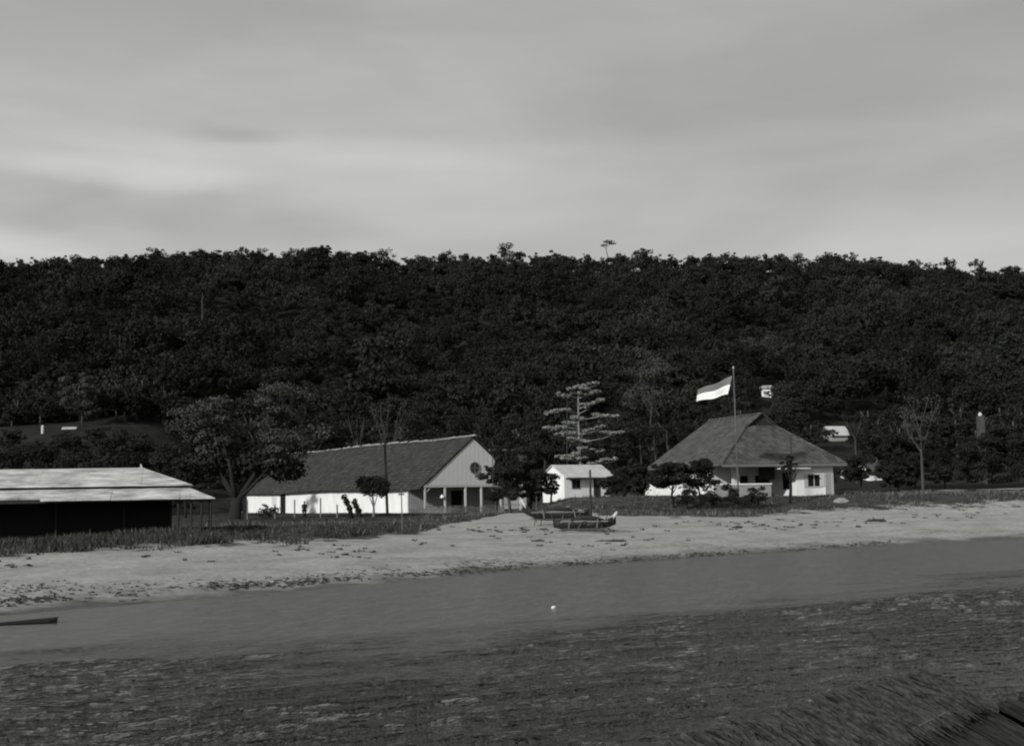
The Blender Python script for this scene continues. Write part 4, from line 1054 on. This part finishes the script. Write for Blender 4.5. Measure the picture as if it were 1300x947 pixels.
# ------------------------------------------------------------------ outrigger canoes
def canoe(label, pxa, pxb, D, lift, rise_a, rise_b, yaw, mast, seed, hullpaint):
    mid = (pxa + pxb) / 2; g = gp(mid, D); Ln = (pxb - pxa) * D / F
    o = thing('outrigger_canoe', label, 'boat', (g.x, D, g.z + lift), yaw)
    mb = MB(); ns = 19; prof = 9
    for i in range(ns):
        u = i / (ns - 1) * 2 - 1; x = u * Ln / 2
        ra = rise_a if u < 0 else rise_b
        wdt = .42 * (1 - abs(u) ** 2.6) + .035; kl = (abs(u) ** 3.2) * ra * .8; top = .55 + (abs(u) ** 3.6) * ra
        for k in range(prof):
            a = math.pi * k / (prof - 1); mb.v.append((x, -math.cos(a) * wdt, top - (top - kl) * math.sin(a) ** .7))
        for k in range(prof):
            a = math.pi * (prof - 1 - k) / (prof - 1); mb.v.append((x, -math.cos(a) * wdt * .86, top - (top - kl - .06) * math.sin(a) ** .7 * .92 ))
    P2 = 2 * prof
    for i in range(ns - 1):
        for k in range(P2):
            a = i * P2 + k; c = i * P2 + (k + 1) % P2; mb.f.append((a, c, c + P2, a + P2))
    mb.f.append(tuple(range(P2))[::-1]); mb.f.append(tuple((ns - 1) * P2 + k for k in range(P2)))
    obj('hull', mb, M['hull'], o, True)
    mb = MB().box(-Ln * .38, Ln * .38, -.455, -.43, .50, .60).box(-Ln * .38, Ln * .38, .43, .455, .50, .60)
    obj('gunwale', mb, M['wood'], o)
    for s in (-1, 1):
        x = s * Ln * .22
        obj('crossbeam', MB().tube([(x, -1.9, .15), (x, -1.2, .62), (x, 0, .72), (x, 1.2, .62), (x, 1.9, .15)], .04, 6), M['wood'], o)
        obj('outrigger_float', MB().tube([(-Ln * .36, s * 1.9, .10), (-Ln * .2, s * 1.9, .06), (Ln * .2, s * 1.9, .06), (Ln * .38, s * 1.9, .14)], [.03, .07, .07, .03], 7), M['barkmid'], o)
    for s, rr_, on in ((-1, rise_a, hullpaint[0]), (1, rise_b, hullpaint[1])):
        if on:
            x = s * Ln / 2
            obj('prow', MB().tube([(x * .90, 0, .50 + rr_ * .55), (x * 1.0, 0, .62 + rr_ * .95), (x * 1.04, 0, .70 + rr_ * 1.12)], [.13, .11, .05], 7), M['hullpale'], o)
    rd = random.Random(seed)
    for q in range(4):
        x = rd.uniform(-Ln * .4, Ln * .3); obj('boom', MB().tube([(x, rd.uniform(-1.7, -.6), rd.uniform(.1, .5)), (x + rd.uniform(.3, 1.4), rd.uniform(-.2, .9), rd.uniform(.6, 1.05))], .03, 5), M['wood' if q % 2 else 'barkmid'], o)
    obj('folded_sail', MB().tube([(-Ln * .22, .05, .66), (-Ln * .05, .0, .80), (Ln * .16, .05, .74), (Ln * .3, 0, .64)], [.06, .17, .15, .05], 7), M['dark'], o, True)
    if mast:
        obj('mast', MB().tube([(mast[0], 0, .1), (mast[0] + .02, 0, mast[1])], [.085, .07], 7), M['darkpole'], o)
    return o
canoe('beached outrigger canoe with a pale raised prow on the left, farther from the water', 664, 752, 96, .42, .75, .25, .05, None, 1, (True, False))
canoe('dark beached outrigger canoe with a pale bow on the right and a bare mast', 703, 782, 91, .12, .2, .42, -.12, (.42, 4.0), 2, (False, True))
for i, (px, a, c, D) in enumerate([(678, 668, 650, 96), (704, 665, 650, 94), (686, 667, 652, 96)]):
    g = gp(px, D); o = thing('prop_stick', 'thin crooked stick propping up the beached canoes', 'stick', g, 0, 'sticks propping the canoes')
    obj('stick', MB().tube([(0, 0, -.2), (.1 * (-1) ** i, 0, .5), (.25 * (-1) ** i, .1, .95)], [.035, .03, .02], 5), M['barkmid'], o)

# ------------------------------------------------------------------ things on the beach and the water
def log(name, label, px, py, ln, r, m, rz=0, cat='log', flat=.6):
    g = cast(px, py); o = thing(name, label, cat, (g.x, g.y, max(g.z, 0) + r * flat * .4), rz); rd = random.Random(px)
    pts = [(-ln / 2 + ln * i / 6, rd.uniform(-.06, .06), rd.uniform(-.03, .05) * flat) for i in range(7)]
    mb = MB().tube(pts, [r * q for q in (.5, .9, 1, 1.05, .95, .85, .4)], 8); mb.v = [(x, y_, z * flat * 1.5) for x, y_, z in mb.v]
    obj('log', mb, M[m], o, True)
    mb2 = MB()
    for i in range(3): a = pts[1 + i * 2]; mb2.tube([a, (a[0] + rd.uniform(-.3, .3), a[1] + rd.uniform(-.25, .25), a[2] + r * 1.7)], [r * .3, r * .12], 5)
    obj('branch_stub', mb2, M[m], o); return o
log('driftwood_log', 'dark driftwood log high on the pale beach at the right', 1112, 662, 1.7, .17, 'dark', .05)
log('driftwood_log', 'small dark lump of driftwood in the middle of the right hand beach', 936, 670, .8, .11, 'dark', .2)
log('driftwood_log', 'tiny dark driftwood piece left of the dark log on the right hand beach', 1090, 669, .5, .09, 'dark', .4)
log('driftwood_log', 'long thin dark drift branch on the sand right of centre', 775, 687, 2.0, .08, 'dark', .1)
log('driftwood_log', 'thin dark drift branch on the sand just below the canoes', 683, 687, .8, .08, 'dark', .1)
g = cast(38, 791); o = thing('punt', 'dark low punt end lying in the shallows at the left edge', 'boat', (g.x + .45, g.y, -.06), .3)
mb = MB(); Ln = 2.6
mb.slab([(-Ln, -.35, -.1), (.15, -.30, -.05), (.42, -.2, .16), (.42, .2, .16), (.15, .30, -.05), (-Ln, .35, -.1)], (0, 0, .20))
o.scale = (.85, .8, .6); obj('hull', mb, M['void'], o); obj('rim', MB().tube([(-Ln, -.36, .12), (.15, -.31, .17), (.44, 0, .37), (.15, .31, .17), (-Ln, .36, .12)], .025, 5), M['void'], o)
g = cast(703, 772); o = thing('float', 'small white float bobbing alone on the calm water', 'float', (g.x, g.y, 0), .6)
obj('body', MB().tube([(-.16, 0, .02), (-.1, 0, .045), (0, 0, .06), (.12, 0, .06), (.17, 0, .05)], [.02, .075, .09, .07, .015], 9), M['white'], o, True); o.scale = (.55, .55, .55)
obj('ring', MB().tube([(.16, 0, .06), (.20, 0, .09), (.23, 0, .06)], .012, 4), M['dark'], o)
g = gp(1068, 133); g = cast(1068, 637); o = thing('boulder', 'pale flat boulder in the grass right of the hip roofed house', 'rock', (g.x, g.y, g.z), .1)
rd = random.Random(2); V_ = []
mb = MB(); 
rings = 7
for i in range(rings):
    ph = math.pi * .5 * i / (rings - 1)
    for k in range(12):
        a = 2 * math.pi * k / 12; r_ = math.cos(ph) * (1 + rd.uniform(-.12, .12))
        mb.v.append((r_ * math.cos(a) * .8, r_ * math.sin(a) * .5, -.15 + .55 * math.sin(ph) * (1 + rd.uniform(-.1, .1))))
for i in range(rings - 1):
    for k in range(12): a = i * 12 + k; c = i * 12 + (k + 1) % 12; mb.f.append((a, c, c + 12, a + 12))
obj('boulder', mb, M['rock'], o)

# wrack: seaweed clumps and litter along the tide lines
rng = np.random.default_rng(4)
def wrack(name, line, n, spread, size, m, hgt=.05):
    P = [cast(a, b_) for a, b_ in line]; out_ = []
    seg = np.array([[p.x, p.y] for p in P]); 
    cl = rng.random(n) * (len(P) - 1); k = cl.astype(int); f = cl - k
    dens = vnoise(cl * 6.3, cl * 0 + 1.7, 9) + .5
    keep = rng.random(n) < np.clip(dens * 1.5 - .25, .08, 1); k = k[keep]; f = f[keep]; n = len(k)
    c = seg[k] * (1 - f)[:, None] + seg[k + 1] * f[:, None]
    c = c + rng.normal(size=(n, 2)) * spread
    z = np.maximum(gz(c[:, 0], c[:, 1]), 0)
    m_ = 9; V_ = np.empty((n * m_, 4, 3))
    for q in range(m_):
        pc = np.stack([c[:, 0] + rng.normal(size=n) * size * .9, c[:, 1] + rng.normal(size=n) * size * .6, z + rng.random(n) * hgt + .01], 1)
        a = rng.uniform(0, 6.28, n); s = size * rng.uniform(.3, .9, n)
        d1 = np.stack([np.cos(a) * s, np.sin(a) * s, rng.normal(size=n) * hgt * .7], 1); d2 = np.stack([-np.sin(a) * s * .4, np.cos(a) * s * .4, rng.random(n) * hgt * 1.3], 1)
        V_[q * n:(q + 1) * n, 0] = pc - d1; V_[q * n:(q + 1) * n, 1] = pc - d2; V_[q * n:(q + 1) * n, 2] = pc + d1; V_[q * n:(q + 1) * n, 3] = pc + d2
    kind(link(name, np_mesh(name, V_.reshape(-1, 3), 4, M[m])), 'stuff')
wrack('seaweed', [(-60, 772), (34, 762), (150, 755), (270, 746), (360, 741), (450, 735), (560, 727), (650, 719), (760, 714), (860, 706), (940, 702), (1020, 697), (1140, 687)], 1900, .45, .06, 'weed', .025)
wrack('seaweed', [(-60, 758), (34, 745), (150, 748), (270, 741), (400, 735), (520, 727), (650, 716)], 800, .7, .05, 'weed', .02)
wrack('beach_litter', [(-40, 722), (34, 716), (200, 706), (400, 703), (460, 701), (600, 692), (760, 690), (860, 683)], 110, 1.6, .12, 'weed')
wrack('beach_litter', [(600, 676), (700, 672), (800, 676), (900, 668), (1000, 664), (1100, 662), (1200, 655), (1264, 650)], 260, 2.4, .14, 'weed')

# ------------------------------------------------------------------ grass
def grass(name, n, m, hfun, sel, hscale):
    x = rng.uniform(-60, 95, n * 5); y = rng.uniform(50, 165, n * 5)
    vg = veg(x, y) + vnoise(x * .35, y * .35, 12) * 5
    px = 650 + F * x / y
    ok = (vg > 0) & (px > -80) & (px < 1380) & ~((px > 648) & (px < 790) & (y < 116)) & sel(x, y, vg, px)
    x = x[ok][:n]; y = y[ok][:n]; vg = vg[ok][:n]; k = len(x)
    z = gz(x, y); h = hfun(x, y, vg) * rng.uniform(.5, 1.25, k) * hscale
    a = rng.uniform(0, 6.28, k); w = .025 + h * .06
    V_ = np.empty((k, 3, 3)); dx, dy = np.cos(a) * w, np.sin(a) * w
    V_[:, 0] = np.stack([x - dx, y - dy, z - .03], 1); V_[:, 1] = np.stack([x + dx, y + dy, z - .03], 1)
    V_[:, 2] = np.stack([x + rng.normal(size=k) * h * .35, y + rng.normal(size=k) * h * .35, z + h], 1)
    kind(link(name, np_mesh(name, V_.reshape(-1, 3), 3, M[m])), 'stuff')
clump = lambda x, y: np.clip(.55 + vnoise(x * .5, y * .5, 15) * 1.3 + vnoise(x * 1.7, y * 1.7, 16) * .8, .12, 1.3)
left_tall = lambda x, y: 1 + .5 * sstep(-2, -14, x)
inside = lambda x, y, vg, px: ~((y > 143) & (x > -34) & (x < -3) & (((x + 9.76) * .86 + (y - 146.6) * .51) > -.5))
grass('grass', 230000, 'grass', lambda x, y, vg: .27 * clump(x, y) * left_tall(x, y) * (1 - .6 * sstep(8, 26, vg) * (x < 0)) * (1 - .45 * sstep(-8, 4, x)), lambda x, y, vg, px: inside(x, y, vg, px) & (rng.random(len(x)) < np.clip(1.35 - vg / 60, .25, 1) * clump(x, y)), 1.0)
grass('dry_grass', 16000, 'drygrass', lambda x, y, vg: .40 * clump(x, y), lambda x, y, vg, px: inside(x, y, vg, px) & (vg < 30), 1.0)

# ------------------------------------------------------------------ thatched boat roof in the near right corner
Aq = at(1174, 853, 8.5); A2 = at(1232, 886, 8.0); A2 = at(1238, 889, 7.9); B0 = at(845, 945, 5.5)
SLOPE = (A2 - Aq) + Vector((.10, 0, -.05)); P0 = B0 + SLOPE * 1.05
tr = thing('thatched_roof', 'near palm thatched boat roof with a pale pole along its edge', 'roof', (A2.x, A2.y, 0))
O = Vector((A2.x, A2.y, 0))
def patch(c00, c10, c01, c11, n, ln, name, m, seed, sag=.05, w=.005):
    """strands run from the c0* edge (ridge) to the c1* edge; u along the ridge"""
    rg = np.random.default_rng(seed); c00, c10, c01, c11 = [np.array(c) - np.array(O) for c in (c00, c10, c01, c11)]
    def P(u, v): 
        u = u[:, None]; v = v[:, None]; q = (c00 * (1 - v) + c10 * v) * (1 - u) + (c01 * (1 - v) + c11 * v) * u
        q[:, 2] += np.sin(u[:, 0] * 17) * .008 + np.sin(u[:, 0] * 41 + v[:, 0] * 3) * .006; return q
    nu = 50; mb = MB()
    for i in range(nu + 1):
        for v in (0., .5, 1.): 
            q = P(np.array([i / nu]), np.array([v]))[0]; mb.v.append(tuple(q)); mb.v.append((q[0], q[1], q[2] - .10))
    for i in range(nu):
        for j in range(2):
            a = i * 6 + j * 2; c = a + 6
            mb.f.append((a, a + 2, c + 2, c)); mb.f.append((a + 1, c + 1, c + 3, a + 3))
        mb.f.append((i * 6, i * 6 + 6, i * 6 + 7, i * 6 + 1)); mb.f.append((i * 6 + 4, i * 6 + 5, i * 6 + 11, i * 6 + 10))
    obj('thatch_bed', mb, M['thatchdark'], tr)
    u = rg.uniform(-.012, 1, n); v0 = rg.uniform(-.03, .7, n) ** 1.0; dv = rg.uniform(.3, ln, n)
    s = P(u, v0); e = P(np.clip(u + rg.normal(size=n) * .015, -.02, 1.02), v0 + dv)
    s[:, 2] += rg.uniform(.0, .02, n); e[:, 2] += rg.uniform(.0, .025, n)
    mid = (s + e) / 2 + np.stack([rg.normal(size=n) * .01, rg.normal(size=n) * .01, rg.uniform(.0, .012, n)], 1)
    ww = rg.uniform(.4, 1.3, n) * w
    side = np.cross(e - s, np.array([0, 0, 1.0])); side /= np.linalg.norm(side, axis=1)[:, None]; side = side * ww[:, None]; side[:, 2] += rg.normal(size=n) * w * .6
    V_ = np.empty((n * 2, 4, 3)); V_[:n, 0] = s - side; V_[:n, 1] = s + side; V_[:n, 2] = mid + side; V_[:n, 3] = mid - side
    V_[n:, 0] = mid - side; V_[n:, 1] = mid + side; V_[n:, 2] = e + side * .3; V_[n:, 3] = e - side * .3
    link(name, np_mesh(name, V_.reshape(-1, 3), 4, m), tr)
patch(Aq, A2, B0, P0, 7000, .75, 'thatch', M['thatch'], 1)
patch(A2 + Vector((0, 0, -.04)), A2 + SLOPE * 1.7 + Vector((0, 0, -.04)), P0 + Vector((0, 0, -.04)), P0 + SLOPE * 1.7 + Vector((0, 0, -.04)), 7000, .6, 'thatch', M['thatchdark'], 2)
E0 = A2 + (Aq - B0).normalized() * .12 + SLOPE * .25; E1 = E0 + (Aq - B0).normalized() * 1.4
patch(E0, E0 + SLOPE * 1.6, E1, E1 + SLOPE * 1.6, 4000, .6, 'thatch', M['thatchdark'], 3)
A9, P9 = Vector(A2), Vector(P0)
o2 = [A9.lerp(P9, u) + Vector((0, 0, .015)) for u in (.02, .2, .35, .5, .62)]
obj('edge_pole', MB().tube([p - O for p in o2], [.004, .006, .008, .008, .006], 6), M['wood'], tr)
for q in (A2 + SLOPE * 1.4 + Vector((-.1, -.2, -.15)), P0 + SLOPE * 1.4 + Vector((.2, .2, -.15)), Aq + SLOPE * .1 + Vector((-.1, -.1, -.12)), E1 + SLOPE * .3 + Vector((-.1, -.1, -.15))):
    v_ = q - O; obj('roof_post', MB().tube([(v_.x, v_.y, -.6), (v_.x, v_.y, v_.z - .05)], .035, 6), M['wood'], tr)
print('things', len([o for o in bpy.data.objects if o.parent is None]))
